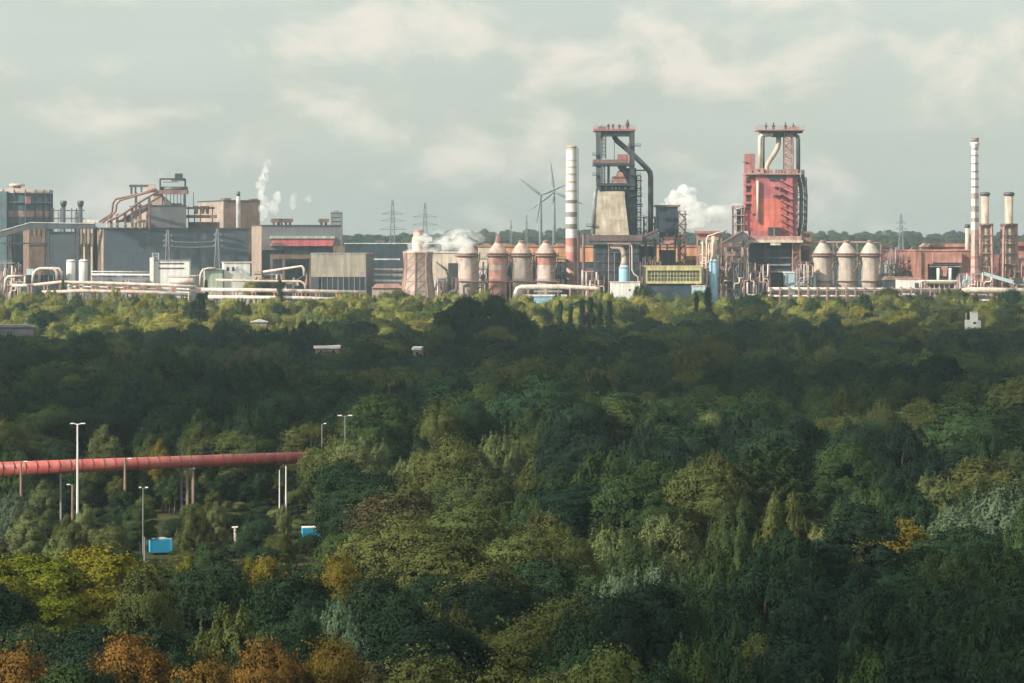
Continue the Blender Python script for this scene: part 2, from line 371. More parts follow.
for q, w_ in ((279, 5), (283.5, 2.5), (291, 4.5), (327, 5)):
    v = t.add('roof_ventilator', MB().prism([(t.x(q-w_), t.z(221.5)), (t.x(q-w_), t.z(218.5)), (t.x(q+w_), t.z(218.5)), (t.x(q+w_), t.z(221.5)), (t.x(q+w_*.7), t.z(222.5)), (t.x(q-w_*.7), t.z(222.5))], 8, 13), 'brown_cladding')
    t.add('stub', MB().box(t.x(q-w_*.6), t.x(q-w_*.3), 9, 12, t.z(225), t.z(222.4)).box(t.x(q+w_*.3), t.x(q+w_*.6), 9, 12, t.z(225), t.z(222.4)), 'slate_steel', v)
t = T('tower_block', 'faint blue tower block far behind the ventilated hall roof', 'tower block', 336, 2300)
t.add('wall', MB().box(-4.6, 4.8, 0, 14, 0, t.z(212)), 'grey_cladding')
t.add('roof_house', MB().box(-2, 2, 3, 9, t.z(212)+.01, t.z(210.5)), 'grey_cladding')
for i in range(6): t.add('window', MB().box(-4, 4.2, -.12, -.03, t.z(214+i*4), t.z(213+i*4)), 'dark_glass')

t = T('glazed_warehouse', 'taupe box building with a glazed lower storey', 'warehouse', 366, 1475, -.2)
s_ = t.s; L0 = t.x(311)
t.add('wall', MB().box(L0, 0, 0, 20, t.z(277), t.z(254)), 'taupe_cladding')
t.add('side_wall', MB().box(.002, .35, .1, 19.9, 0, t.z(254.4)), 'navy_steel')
t.add('roof', MB().box(L0-.3, .5, -.3, 20.2, t.z(254)+.003, t.z(253)), 'roof_felt')
t.add('base_wall', MB().box(L0+.2, -.05, .8, 19.5, 0, t.z(277)-.01), 'dark_glass', label='dark glazed lower storey')
for i in range(9): q = L0+6+(-.5-L0-6)*i/8; t.add('mullion', MB().box(q-.15, q+.15, .4, .78, 0, t.z(277)-.02), 'grey_steel')
t.add('corner_panel', MB().box(L0, L0+4.5, -.25, -.02, 0, t.z(277)), 'navy_steel')
t = T('flat_blue_hall', 'flat-roofed dark blue hall behind the cooling tower', 'industrial hall', 345, 1640, .03)
t.add('wall', MB().box(0, t.x(470), 0, 60, 0, t.z(244)), 'navy_steel')
t.add('roof', MB().box(-.5, t.x(470)+.5, -.5, 60.5, t.z(244)+.003, t.z(243)), 'galvanised')
t.add('roof_plant', MB().box(t.x(375), t.x(384), 10, 20, t.z(243)+.01, t.z(240)).box(t.x(436), t.x(448), 10, 20, t.z(243)+.01, t.z(237)), 'slate_steel')
t.add('side_band', MB().box(1, t.x(400), -.3, -.02, t.z(260), t.z(258.5)), 'galvanised')

t = T('pump_house', 'small pale house with an inclined conveyor beside a green shed', 'plant building', 224, 1480, .12)
t.add('wall', MB().box(0, t.x(250), 0, 9, 0, t.z(263)), 'white_paint')
t.add('roof', MB().box(-.4, t.x(252), -.4, 9.4, t.z(263)+.003, t.z(261.8)), 'pale_pipe')
for q in (226.5, 232): t.add('window', MB().box(t.x(q), t.x(q+2.4), -.12, -.02, t.z(271), t.z(267)), 'dark_glass')
t.add('conveyor', MB().prism([(t.x(236), t.z(266)), (t.x(254), t.z(279)), (t.x(250), t.z(281)), (t.x(234), t.z(269))], -3, -.2), 'galvanised')
t = T('green_shed', 'low pale green shed with a curved pipe at its end', 'shed', 205, 1476, .1)
t.add('wall', MB().box(0, t.x(223), 0, 10, 0, t.z(270)), 'pale_green')
t.add('roof', MB().box(-.3, t.x(223)+.3, -.3, 10.3, t.z(270)+.003, t.z(269)), 'galvanised')
t.tube('pipe', [(200, 285, -1), (200.5, 274, -1), (203, 269.5, -1), (208, 268.4, -1), (216, 268.4, -1)], 1.1, 'pale_pipe')
t = T('office_building', 'small white office block with two ribbon window bands', 'office building', 150, 1478, .05)
t.add('wall', MB().box(0, t.x(189), 0, 12, 0, t.z(261)), 'white_paint')
t.add('roof', MB().box(-.3, t.x(189)+.3, -.3, 12.3, t.z(261)+.003, t.z(260)), 'roof_felt')
for a, b in ((262.6, 264.4), (267.4, 269.2)): front_windows(t, t.o, 154.5, 188, a, b, 1, 'slate_steel', 'pale_pipe')
t.add('stair_tower', MB().box(t.x(150), t.x(154), -2, 6, 0, t.z(257.5)), 'white_paint')
t.add('roof_rack', MB().lattice(t.x(152), t.x(158), 1, 5, t.z(260), t.z(253), 2, .3), 'galvanised')

# white silos, ring pipes, tanks
for px, lab in ((71, 'left of the twin white silos by the pipelines'), (83.5, 'right of the twin white silos by the pipelines')):
    t = T('silo', lab, 'silo', px, 1462, group='twin white silos')
    t.add('shell', MB().lathe([(4.6*t.s, 0), (4.6*t.s, t.z(261)), (4.4*t.s, t.z(260.3)), (3*t.s, t.z(259.6))], seg=24), 'white_paint')
    t.add('top_rail', MB().lathe([(4.7*t.s, t.z(261.8)), (4.7*t.s, t.z(261.2)), (4.62*t.s, t.z(261.2)), (4.62*t.s, t.z(261.8))], seg=24), 'slate_steel')
    t.add('ladder', MB().lattice(4.6*t.s, 4.6*t.s+.8, -.4, .4, 0, t.z(260), 12, .15), 'grey_steel')
t = T('gas_cleaning_plant', 'blue machinery under fat looping pale pipes by the gasholder', 'plant', 45, 1455)
t.box('housing', 25, 60, 275, None, 3, 14, 'navy_steel')
t.box('head_box', 26, 33, 269, 275, 1, 6, 'pale_blue')
t.box('motor_house', 21, 46, 286, None, -1, 2.6, 'navy_steel')
for k in range(2):
    o_ = k*6
    t.tube('loop_pipe', [(33+o_, 283, -1+k*2), (33.5+o_, 275, -1+k*2), (36+o_, 270.5, -1+k*2), (40+o_, 268.6, -1+k*2), (48+o_*.6, 268.4, -1+k*2), (54+o_*.8, 268.8, -1+k*2), (57+o_*.6, 272, -1+k*2), (57.5+o_*.6, 280, -1+k*2)], 1.5, 'pale_pipe', seg=12)
t.tube('side_pipe', [(5, 290, 0), (5.5, 280, 0), (8, 276.5, 0), (24, 276, 0)], 1.4, 'pale_pipe')
for q in (38, 43, 48, 53): t.box('post', q-.35, q+.35, 271, 284, 1.5, 2.4, 'grey_steel')
t = T('storage_tank', 'horizontal pale storage tank on saddles beside the office block', 'tank', 182, 1452)
t.add('shell', MB().tube([t.p(170, 281, 0), t.p(171, 281, 0), t.p(193, 281, 0), t.p(194.5, 281, 0)], [2.2*t.s, 4.2*t.s, 4.2*t.s, 2.2*t.s], 18), 'pale_pipe')
for q in (174, 190): t.box('saddle', q-.8, q+.8, 284, None, -1.5, 1.5, 'pink_steel')
t.box('header', 168, 169.6, 271, None, -1, 0, 'white_paint')
t.box('platform', 168, 196, 276.2, 275.4, -2, 2, 'pale_pipe')

def pipeline(name, label, cat, Y, runs, posts, pm, postw=.7, group=None, bot=None):
    t = T(name, label, cat, runs[0][0][0][0], Y, group=group)
    for pts, rr, m in runs: t.tube('pipe', pts, rr, m, seg=12)
    for q, zt_ in posts:
        t.add('trestle', MB().box(t.x(q)-postw/2-.9, t.x(q)-.9+postw/2, -1.2, -.5, 0, t.z(zt_)).box(t.x(q)+.9-postw/2, t.x(q)+.9+postw/2, -1.2, -.5, 0, t.z(zt_)).box(t.x(q)-1.6, t.x(q)+1.6, -1.4, 1.2, t.z(zt_)-.5, t.z(zt_)), pm)
    return t
pipeline('pipeline', 'long white pipeline below the silos and the blue hall', 'pipeline', 1444, [([(12, 285.5, 0), (30, 285.5, 0), (60, 282.2, 0), (100, 283, 0), (170, 285.5, 0), (196, 287, 0)], 1.7, 'pale_pipe'), ([(60, 286.3, .8), (100, 287, .8), (196, 291, .8)], .8, 'white_paint')], [(q, 284.6+(q-60)*.02) for q in (30, 46, 62, 78, 94, 110, 126, 142, 158, 174)], 'pink_steel')
pipeline('pipeline', 'peach coloured pipeline lowest in front of the blue hall', 'pipeline', 1441, [([(42, 292.5, 0), (80, 291, 0), (150, 292.4, 0), (188, 295, 0)], 1.9, 'peach_pipe')], [(q, 293.4) for q in (52, 70, 88, 106, 124, 142, 160, 178)], 'grey_steel')
pipeline('pipeline', 'upper cream pipeline between the storage tank and the glazed warehouse', 'pipeline', 1446, [([(192, 289.6, 0), (260, 290.3, 0), (366, 292.5, 0)], 2.0, 'pale_pipe'), ([(215, 280, 4), (250, 281, 4), (300, 281.5, 4), (304, 284, 4), (305, 290, 4)], 1.2, 'peach_pipe'), ([(262, 272, 6), (300, 266.5, 6), (301, 266.5, 6), (303, 269, 6), (303.3, 276, 6)], 1.2, 'pale_pipe')], [(q, 291.6) for q in (200, 218, 236, 254, 276, 300, 318, 338, 358)], 'pink_steel')
pipeline('pipeline', 'lower cream pipeline in front of the glazed warehouse and trees', 'pipeline', 1442, [([(208, 297, 0), (300, 298, 0), (372, 301, 0)], 1.9, 'pale_pipe')], [(q, 298.6) for q in (216, 244, 268, 290, 322, 346)], 'navy_steel')
pipeline('pipeline', 'thin white pipeline along the foot of the blue hall', 'pipeline', 1490, [([(92, 274.5, 0), (150, 275, 0), (200, 276, 0), (226, 282, 0)], 1.0, 'white_paint'), ([(90, 271.6, 3), (150, 272.2, 3)], .7, 'galvanised')], [(q, 275.6) for q in (100, 120, 140)], 'grey_steel')
t = T('low_shed', 'long low grey shed beside the twin silos', 'shed', 92, 1500, .04)
t.add('wall', MB().box(0, t.x(149), 0, 10, 0, t.z(276)), 'grey_cladding')
t.add('roof', MB().box(-.4, t.x(149)+.4, -.5, 10.4, t.z(276)+.003, t.z(274.6)), 'roof_felt')
t = T('terrace_roof', 'low pinkish shed roofs below the cooling tower', 'shed', 372, 1470, .02)
t.add('wall', MB().box(0, t.x(402), 0, 12, 0, t.z(288)), 'pale_cladding')
t.add('roof', MB().prism([(t.x(371), t.z(288)), (t.x(403), t.z(288)), (t.x(399), t.z(284)), (t.x(376), t.z(284))], -1, 13), 'pink_steel')
pipeline('pipeline', 'stacked pale pipes beside the waist of the cooling tower', 'pipeline', 1500, [([(374, 270, 0), (404, 270, 0)], 1.5, 'pale_pipe'), ([(374, 275.5, 0), (404, 275.5, 0)], 1.6, 'pale_pipe'), ([(374, 281.5, 0), (404, 281.5, 0)], 1.8, 'white_paint')], [(q, 283) for q in (378, 390, 401)], 'pink_steel')

# cooling tower: eight-sided, waisted
t = T('cooling_tower', 'flared eight-sided concrete cooling tower breathing white steam', 'cooling tower', 418, 1462, PI/8*.55)
k = t.s
prof = [(18.4*k, 0), (16.6*k, t.z(291)), (15.0*k, t.z(281)), (14.0*k, t.z(270)), (13.8*k, t.z(262)), (14.6*k, t.z(253)), (14.9*k, t.z(251.6)), (14.2*k, t.z(251.5)), (13.4*k, t.z(262))]
mb = MB().lathe(prof, seg=8); t.add('shell', mb, 'brown_brick' if False else 'pale_cladding')
mb = MB()
for i in range(8):
    a = 2*PI*(i+.5)/8
    mb.tube([((pr*1.01)*math.cos(a), (pr*1.01)*math.sin(a), z) for pr, z in prof[:7]], .35, 5)
    a2 = a+2*PI/8
    for j in range(5):
        p0, p1 = prof[j], prof[j+1]
        mb.beam((p0[0]*1.005*math.cos(a), p0[0]*1.005*math.sin(a), p0[1]), (p1[0]*1.005*math.cos(a2), p1[0]*1.005*math.sin(a2), p1[1]), .3)
        mb.beam((p1[0]*1.005*math.cos(a), p1[0]*1.005*math.sin(a), p1[1]), (p1[0]*1.005*math.cos(a2), p1[0]*1.005*math.sin(a2), p1[1]), .3)
t.add('rib_lattice', mb, 'pink_steel')
t.add('rim', MB().lathe([(14.9*k, t.z(253.2)), (15.3*k, t.z(253)), (15.3*k, t.z(251.8)), (14.9*k, t.z(251.4)), (14.3*k, t.z(251.4)), (14.3*k, t.z(253))], seg=8), 'stack_beige')
t = T('red_topped_stack', 'short stack with a red and white top rising from the steam', 'chimney', 418.5, 1500)
t.add('shaft', MB().lathe([(7.5*t.s, 0), (6.5*t.s, t.z(238)), (5.4*t.s, t.z(236)), (5.2*t.s, t.z(232)), (5.2*t.s, t.z(230))], seg=20, mis=[0, 0, 0, 1]), ['stove_white', 'band_red'])
t = T('cream_shed', 'pale cream shed half hidden by steam next to the cooling tower', 'shed', 433, 1520, .05)
t.add('wall', MB().box(0, t.x(458), 0, 12, 0, t.z(253)), 'cream')
t.add('roof', MB().box(-.5, t.x(458)+.5, -.5, 12.5, t.z(253)+.003, t.z(251.6)), 'pale_pipe')
t.tube('vent_pipe', [(436, 262, -2), (446, 270, -2), (448, 276, -2)], .8, 'dark_steel')
t.box('annex', 448, 457, 263, None, -6, -.1, 'grey_cladding')
t.box('tank_house', 438, 449, 281, None, -8, -1, 'navy_steel')
t.tube('elbow_pipe', [(435, 290, -9), (436, 282, -9), (439, 279, -9), (446, 278.4, -9)], 1.4, 'white_paint')
# ------------------------------------------------------------------ hot stoves
def stove(px, lab, Y, k, body, dome, group, bands=None, wide=10.4, py=(246, 255, 256.5, 288), topy=240):
    t = T('hot_stove', lab, 'hot stove', px, Y, group=group); s = t.s; w = wide*s
    prof = [(w*.9, 0), (w*.9, t.z(272)), (w*.88, t.z(264)), (w*1.0, t.z(py[2]+2.4)), (w*1.0, t.z(py[2]))]
    mis = [0, 0, 0, 0]
    if bands:
        prof = [(w*.9, 0), (w*.9, t.z(276)), (w*.9, t.z(270)), (w*.9, t.z(265)), (w*1.0, t.z(258.8)), (w*1.0, t.z(256.5))]; mis = bands
    t.add('shell', MB().lathe(prof, seg=28, mis=mis), body)
    t.add('platform', MB().lathe([(w*1.0, t.z(py[2])), (w*1.2, t.z(py[2])), (w*1.2, t.z(py[1])), (w*.9, t.z(py[1]))], seg=28), 'rust_steel')
    t.add('dome', MB().lathe([(w*1.05, t.z(py[1])), (w*1.0, t.z(253)), (w*.66, t.z(247.5)), (w*.34, t.z(243)), (w*.30, t.z(241.8))], seg=28), dome)
    t.add('cap', MB().lathe([(w*.40, t.z(242.2)), (w*.40, t.z(241.4)), (w*.28, t.z(241)), (w*.2, t.z(topy))], seg=16), 'rust_steel')
    t.add('gallery', MB().lathe([(w*.9, t.z(281.4)), (w*1.1, t.z(281.4)), (w*1.1, t.z(280.6)), (w*.9, t.z(280.6))], seg=28), 'rust_steel')
    t.tube('inlet_pipe', [(px+wide*.55, 272, -w*.9), (px+wide*.95, 268, -w*.7), (px+wide*1.15, 260, -w*.4), (px+wide*1.2, 252, -w*.2)], .6, 'rust_steel')
    t.add('railing', MB().lathe([(w*1.2, t.z(253.6)), (w*1.2, t.z(253.2)), (w*1.17, t.z(253.2)), (w*1.17, t.z(253.6))], seg=28), 'rust_steel')
    return t
G1 = 'four hot stoves left of the striped chimney'
stove(467.5, 'whitish hot stove wreathed in steam, nearest the cooling tower', 1500, 0, 'stove_white', 'stove_white', G1)
stove(498, 'rusty red hot stove with one pale band, second from the cooling tower', 1500, 0, ['stove_red', 'stove_white'], 'stove_dome', G1, [0, 0, 1, 0, 0], topy=235)
stove(521.5, 'grey weathered hot stove between the two red ones', 1500, 0, 'stove_grey', 'stove_dome', G1)
stove(546, 'pink and white hot stove next to the striped chimney', 1500, 0, ['stove_white', 'band_red'], 'stove_dome', G1, [0, 0, 0, 1, 1])
G2 = 'three pale hot stoves beside the red blast furnace'
stove(822.5, 'pale hot stove nearest the red blast furnace', 1500, 0, 'stove_grey', 'stove_grey', G2, wide=9.6)
stove(846.5, 'pale hot stove in the middle of the group of three', 1500, 0, 'stove_grey', 'stove_grey', G2, wide=9.8)
stove(870, 'pale hot stove farthest from the red blast furnace', 1500, 0, 'stove_grey', 'stove_grey', G2, wide=9.8)
def steelwork(t, l, r, top, seed, y0=-4, y1=6, levels=5, cols=4, pipes=6, m=('pink_steel', 'rust_steel', 'pale_pipe')):
    """open steel tower: posts, decks and a few pipes, each deck and post a part"""
    q = random.Random(seed)
    xs = [t.x(l+(r-l)*i/(cols-1)) for i in range(cols)]; zt = t.z(top)
    for x in xs:
        for y in (y0, y1): t.add('post', MB().box(x-.35, x+.35, y-.3, y+.3, 0, zt*q.uniform(.8, 1)), m[q.randrange(2)])
    for i in range(1, levels+1):
        z = zt*i/levels*q.uniform(.93, .99); a = q.randrange(0, max(1, cols-2)); b = q.randrange(a+1, cols)
        t.add('deck', MB().box(xs[a]-.8, xs[b]+.8, y0-.6, y1+.6, z, z+.6).rail(xs[a], xs[b], y0-.5, z+.6, 1.3), m[q.randrange(2)])
    mb = MB()
    for i in range(levels):
        for c in range(cols-1):
            if q.random() < .5: mb.beam((xs[c], y0, zt*i/levels), (xs[c+1], y0, zt*(i+1)/levels), .35)
    t.add('brace_lattice', mb, m[1])
    for i in range(pipes*2):
        x = q.uniform(xs[0], xs[-1]); z0 = q.uniform(.0, .6)*zt; z1 = q.uniform(.5, 1)*zt; x2 = min(xs[-1], max(xs[0], x+q.uniform(-6, 6))); y = y0-q.uniform(.8, 2)
        t.add('pipe', MB().tube([(x, y, z0), (x, y, (z0+z1)/2-1), (x+(x2-x)*.15, y, (z0+z1)/2), (x2-(x2-x)*.15, y, (z0+z1)/2), (x2, y, (z0+z1)/2+1), (x2, y, z1)], q.uniform(.2, .5), 8), m[q.randrange(len(m))])
    for i in range(levels//2+1):
        x = q.uniform(xs[0], xs[-1]-3); z = zt*(i+.6)/levels
        t.add('vessel', MB().box(x, x+q.uniform(2, 5), y0+.5, y1-1, z, z+q.uniform(2, 4)), m[q.randrange(len(m))])
for k, (l, r, sd, lab) in enumerate(((478, 488, 3, 'dark steelwork between the steamy stove and the rusty red stove'), (508, 512.5, 5, 'dark steelwork between the rusty red stove and the grey stove'), (532, 537, 8, 'dark steelwork between the grey stove and the pink and white stove'), (556, 566, 11, 'dark steelwork between the last stove and the striped chimney'))):
    t = T('steelwork', lab, 'steelwork', l, 1512, group='steelwork between the stoves'); steelwork(t, l, r, 258, sd, 4, 14, 5, 3, 4, ('navy_steel', 'slate_steel', 'pale_pipe'))
t = T('stove_walkway', 'brown footbridge linking the platforms of the four hot stoves', 'walkway', 500, 1493)
t.add('deck', MB().box(t.x(456), t.x(560), -1.2, -.2, t.z(281.8), t.z(281)).rail(t.x(456), t.x(560), -1.2, t.z(281)), 'rust_steel')
for q in (456, 483, 510, 534, 558): t.box('post', q-.5, q+.5, 282, None, -1, -.3, 'rust_steel')
t = T('blast_main', 'pink pipe strung over the domes of the three pale stoves', 'pipeline', 840, 1506)
t.tube('pipe', [(790, 245, 6), (800, 242.4, 6), (868, 242.4, 6), (884, 243.5, 6)], 1.0, 'pink_steel')
for q in (834.5, 858.5, 882): t.box('post', q-.4, q+.4, 243, None, 5.6, 6.4, 'pink_steel')
t.tube('valve_pipe', [(838, 242.4, 6), (838, 247, 4), (842, 250, 2)], .5, 'pink_steel')

# orange hall behind
t = T('orange_hall', 'long orange-clad hall behind the stoves and the dark furnace', 'industrial hall', 472, 1660, .01)
t.add('wall', MB().box(0, t.x(712), 0, 50, t.z(262), t.z(247)), 'orange_cladding')
t.add('base_wall', MB().box(.3, t.x(711), .6, 49, 0, t.z(262)-.01), 'navy_steel')
t.add('roof', MB().box(-.6, t.x(712)+.6, -.6, 50, t.z(247)+.003, t.z(245.4)), 'brick_red')
for q in (486, 506, 532, 561, 575): t.add('roof_monitor', MB().prism([(t.x(q-5), t.z(245.4)+.01), (t.x(q+5), t.z(245.4)+.01), (t.x(q+3), t.z(243.6)), (t.x(q-3), t.z(243.6))], 5, 30), 'brick_red')
t = T('cream_house', 'cream gabled house front between the first two stoves', 'plant building', 480, 1600)
t.add('wall', MB().box(t.x(478), t.x(492), 0, 10, 0, t.z(247)), 'cream')
t.add('roof', MB().prism([(t.x(477.5), t.z(247)+.003), (t.x(492.5), t.z(247)+.003), (t.x(488), t.z(244.5)), (t.x(482), t.z(244.5))], -.5, 10.5), 'salmon')
for px, lab in ((578.3, 'left one of two short dark stacks behind the striped chimney'), (583.6, 'right one of two short dark stacks, nearer the dark furnace')):
    t = T('short_stack', lab, 'chimney', px, 1640, group='short dark stacks')
    t.add('shaft', MB().lathe([(1.0, 0), (.95, t.z(233.6))], seg=12), 'rust_steel'); t.add('rim', MB().lathe([(1.15, t.z(234)), (1.15, t.z(233)), (.9, t.z(233))], seg=12), 'slate_steel')

# striped chimney
t = T('striped_chimney', 'stout white chimney with grey hoops and a reddish lower half', 'chimney', 571.3, 1525)
k = t.s; bands = [(147, 1), (150, 0), (157, 0), (160, 1), (161.5, 0), (166.5, 1), (168.3, 0), (173.5, 1), (175.5, 0), (181, 1), (183.2, 0), (190, 1), (192.5, 0), (200, 2), (203.5, 0), (212, 2), (217, 0), (224, 2), (229, 0), (238, 3), (246, 4), (252, 3), (262, 4), (272, 4), (275, 3), (281, 4)]
prof = []; mis = []
for i, (py, mi) in enumerate(bands[::-1]):
    prof.append(((5.2+.35*(py-147)/140)*k if True else 0, t.z(py if i else 300)));
prof = [((5.25+.75*(300-147)/140)*k, 0)]+[((5.25+.75*(py-147)/140)*k, t.z(py)) for py, _ in bands[::-1]]
mis = [m_ for _, m_ in bands[::-1]]
t.add('shaft', MB().lathe(prof, seg=28, mis=mis), ['white_paint', 'stack_beige', 'band_grey', 'band_red', 'band_pink'])
t.add('rim', MB().lathe([(5.5*k, t.z(147.6)), (5.6*k, t.z(147.2)), (5.5*k, t.z(146)), (4.6*k, t.z(146)), (4.6*k, t.z(148))], seg=28), 'stack_beige')
t.add('ladder', MB().lattice(5.9*k, 5.9*k+.8, -.4, .4, 0, t.z(148), 40, .16), 'grey_steel')

# ------------------------------------------------------------------ dark blast furnace
t = T('blast_furnace', 'dark blast furnace tower with a beige shaft and a bent downcomer pipe', 'blast furnace', 613, 1500)
f = t
d = t.add('top_deck', MB().box(t.x(593.5), t.x(635), -9, 11, t.z(131.4), t.z(129.6)), 'dull_red')
t.add('railing', MB().rail(t.x(594), t.x(634.5), -9, t.z(129.6), 1.9).rail(t.x(594), t.x(634.5), 11, t.z(129.6), 1.9), 'dull_red', d)
for q, top, w in ((601, 126, 1.2), (608.5, 123.5, 1.6), (613, 123.5, 1.3), (619.5, 124, 1.6), (627.5, 119.5, 2.0)):
    t.add('bleeder_valve', MB().lathe([(w*.5*t.s, t.z(129.6)), (w*.5*t.s, t.z(127)), (w*t.s, t.z(126.4)), (w*t.s, t.z(126.4-(126.4-top)*.4)), (w*.4*t.s, t.z(top+.8)), (w*.3*t.s, t.z(top))], t.x(q), 0, seg=12), 'dark_steel', d)
t.box('parapet', 598, 606, 127, 129.6, -6, 4, 'rust_steel')
t.add('head_girder', MB().box(t.x(596), t.x(630), -7, 9, t.z(136), t.z(131.4)-.01).prism([(t.x(600), t.z(136)), (t.x(604), t.z(136)), (t.x(600), t.z(141))], -7, -5), 'navy_steel')
for l, r, y in ((596, 600.5, -7), (629.5, 634, -7), (596.5, 600, 8), (630, 633.5, 8)): t.add('corner_column', MB().box(t.x(l), t.x(r), y-1.2, y+1.2, t.z(190), t.z(131.6)), 'slate_steel' if l < 600 and y < 0 else 'navy_steel')
t.add('hoist_lattice', MB().lattice(t.x(601.5), t.x(605.5), -7, -4, t.z(159), t.z(133), 7, .4).lattice(t.x(601.5), t.x(604.5), -7, -4, t.z(184), t.z(166), 5, .4), 'dark_steel')
t.box('hoist_cable', 613.9, 614.4, 136, 166, -3, -2.6, 'dark_steel')
md = t.add('mid_deck', MB().box(t.x(593), t.x(632), -9.5, 11, t.z(166), t.z(163.5)), 'navy_steel')
t.add('parapet', MB().box(t.x(593), t.x(628), -9.7, -9.2, t.z(163.4), t.z(160)).box(t.x(593), t.x(593.5), -9, 10, t.z(163.4), t.z(160)), 'rust_steel', md)
t.box('winch_house', 617.5, 628, 154.5, 163.4, -7, 2, 'dull_red')
t.box('hopper_frame', 607, 609.5, 166, 184, -5, -3, 'slate_steel')
t.add('receiving_hopper', MB().prism([(t.x(611), t.z(184)), (t.x(612), t.z(177)), (t.x(616), t.z(176)), (t.x(618), t.z(171)), (t.x(622), t.z(173)), (t.x(627), t.z(184))], -6, 3), 'salmon')
t.box('hopper_slope', 612, 624, 176.5, 178, -6.6, -6.05, 'rust_steel')
t.add('chute', MB().prism([(t.x(617), t.z(166)), (t.x(626), t.z(166)), (t.x(629), t.z(182)), (t.x(626), t.z(182))], -3, 1), 'slate_steel')
lower = t.add('lower_deck', MB().box(t.x(596), t.x(634), -9, 11, t.z(186), t.z(183.4)).rail(t.x(596), t.x(634), -9, t.z(183.4), 1.6), 'navy_steel')
t.box('charge_floor', 600, 630, 186, 191.5, -6, 9, 'navy_steel')
for q in (604.5, 611, 614.5, 618, 624): t.box('lamp_panel', q, q+1.6, 187.3, 189.4, -6.4, -6.05, 'pale_blue')
x0, x1 = t.x(599.5), t.x(623.5); X0, X1 = t.x(592.6), t.x(628.4); zt_, zb = t.z(191.5), t.z(235)
t.add('shaft', MB().hexa([(X0, -10, zb), (X1, -10, zb), (X1, 12, zb), (X0, 12, zb), (x0, -7, zt_), (x1, -7, zt_), (x1, 9, zt_), (x0, 9, zt_)]), 'beige_concrete')
t.add('uptake_pipe', MB().tube([t.p(598, 160, -5), t.p(598, 181, -5), t.p(597.6, 184, -5), t.p(595.6, 190, -6), t.p(594.6, 196, -7), t.p(592.4, 234, -9.5)], 2.0*t.s), 'grey_steel')
t.box('lift_shaft', 625.5, 636.5, 168, 236, 2, 12, 'navy_steel')
t.box('lift_panel', 624.5, 631, 170, 184, -2, 1.9, 'slate_steel')
for q, a_, b_ in ((147, 627, 640), (156, 592, 600), (176, 592, 599), (176, 628, 640), (196, 628, 641), (207, 629, 642), (218, 630, 643), (227, 586, 596)):
    t.add('gallery', MB().box(t.x(a_), t.x(b_), -10.5, -8.6, t.z(q), t.z(q-.9)).rail(t.x(a_), t.x(b_), -10.4, t.z(q-.9), 1.2), 'dark_steel')
t.add('stair_lattice', MB().lattice(t.x(637), t.x(641), 0, 4, t.z(234), t.z(176), 12, .4), 'dark_steel')
for i in range(7): t.box('landing', 636.6, 642, 180+i*8, 180.8+i*8, -1, 5, 'dark_steel')
t.add('downcomer', MB().tube([t.p(614, 135, 0), t.p(615, 138, 0), t.p(617, 141, 0), t.p(628, 150, 1), t.p(640, 161, 2), t.p(648, 169, 3), t.p(650.2, 172, 3), t.p(651, 176, 3), t.p(651, 234, 3)], 2.7*t.s, 14), 'slate_steel')
t.box('tie_beam', 634, 650, 169.6, 171, 1, 3, 'slate_steel')
t.box('cast_house_roof', 587.5, 641, 235, 241, -16, 16, 'umber')
t.box('cast_house_eave', 588, 640, 240.9, 244.5, -15.5, 15, 'slate_steel')
t.box('cast_house', 594, 638, 244.4, None, -13, 14, 'navy_steel')
t.box('cast_house_door', 598, 606, 250, None, -13.2, -13.02, 'dark_steel')
for i in range(3): t.box('floor_edge', 595, 636, 252+i*9, 253+i*9, -13.8, -13.05, 'slate_steel')
t.add('vent_mast', MB().box(t.x(613), t.x(613.7), -15, -14.4, 0, t.z(252)), 'pink_steel')

t = T('skip_gallery', 'sloping brown conveyor gallery between the dark furnace and its side tower', 'conveyor', 645, 1492)
t.add('gallery', MB().prism([(t.x(628), t.z(245)), (t.x(641), t.z(238)), (t.x(658), t.z(230)), (t.x(658), t.z(236)), (t.x(640), t.z(245))], -2, 3), 'slate_steel')
t.add('roof', MB().prism([(t.x(627), t.z(245.4)), (t.x(641), t.z(237.8)), (t.x(658), t.z(229.8)), (t.x(658), t.z(228.8)), (t.x(641), t.z(236.6)), (t.x(627), t.z(244.2))], -2.4, 3.4), 'rust_steel')
for q in (634, 646, 655): t.box('trestle', q-.8, q+.8, 240, None, -1, 2, 'dark_steel')
t = T('side_tower', 'dark steel tower with a flat roof beside the bent downcomer', 'plant tower', 667, 1506)
t.box('housing', 657, 677.5, 207, 232, -2, 14, 'navy_steel')
t.box('roof', 655, 680, 205, 206.9, -3, 15, 'rust_steel')
t.box('lower_housing', 660, 678, 232, 240, 0, 12, 'dark_steel')
t.add('brace_panel', MB().prism([(t.x(666), t.z(232)), (t.x(676), t.z(220)), (t.x(677), t.z(220)), (t.x(667.4), t.z(232))], -2.4, -2.05), 'dark_steel')
for q in (654, 660, 667, 675, 680): t.box('column', q-.7, q+.7, 232, None, -1.6, 0, 'navy_steel')
t.box('frame_panel', 640, 656, 246, None, 2, 10, 'navy_steel'); t.box('frame_panel', 660, 676, 250, None, 3, 11, 'slate_steel')
t.add('side_frame_lattice', MB().lattice(t.x(644), t.x(655), -1, 5, t.z(238), t.z(217), 3, .6).lattice(t.x(640), t.x(656), -1, 6, 0, t.z(240), 4, .6), 'dark_steel')
for i, (a, b, c) in enumerate(((644, 656, 240.5), (660, 682, 238), (648, 662, 243), (660, 674, 247))): t.box('landing', a, b, c, c+1.4, -3, 5, 'rust_steel')
t.box('hopper', 664, 674, 237, 244, -4, 1, 'salmon')
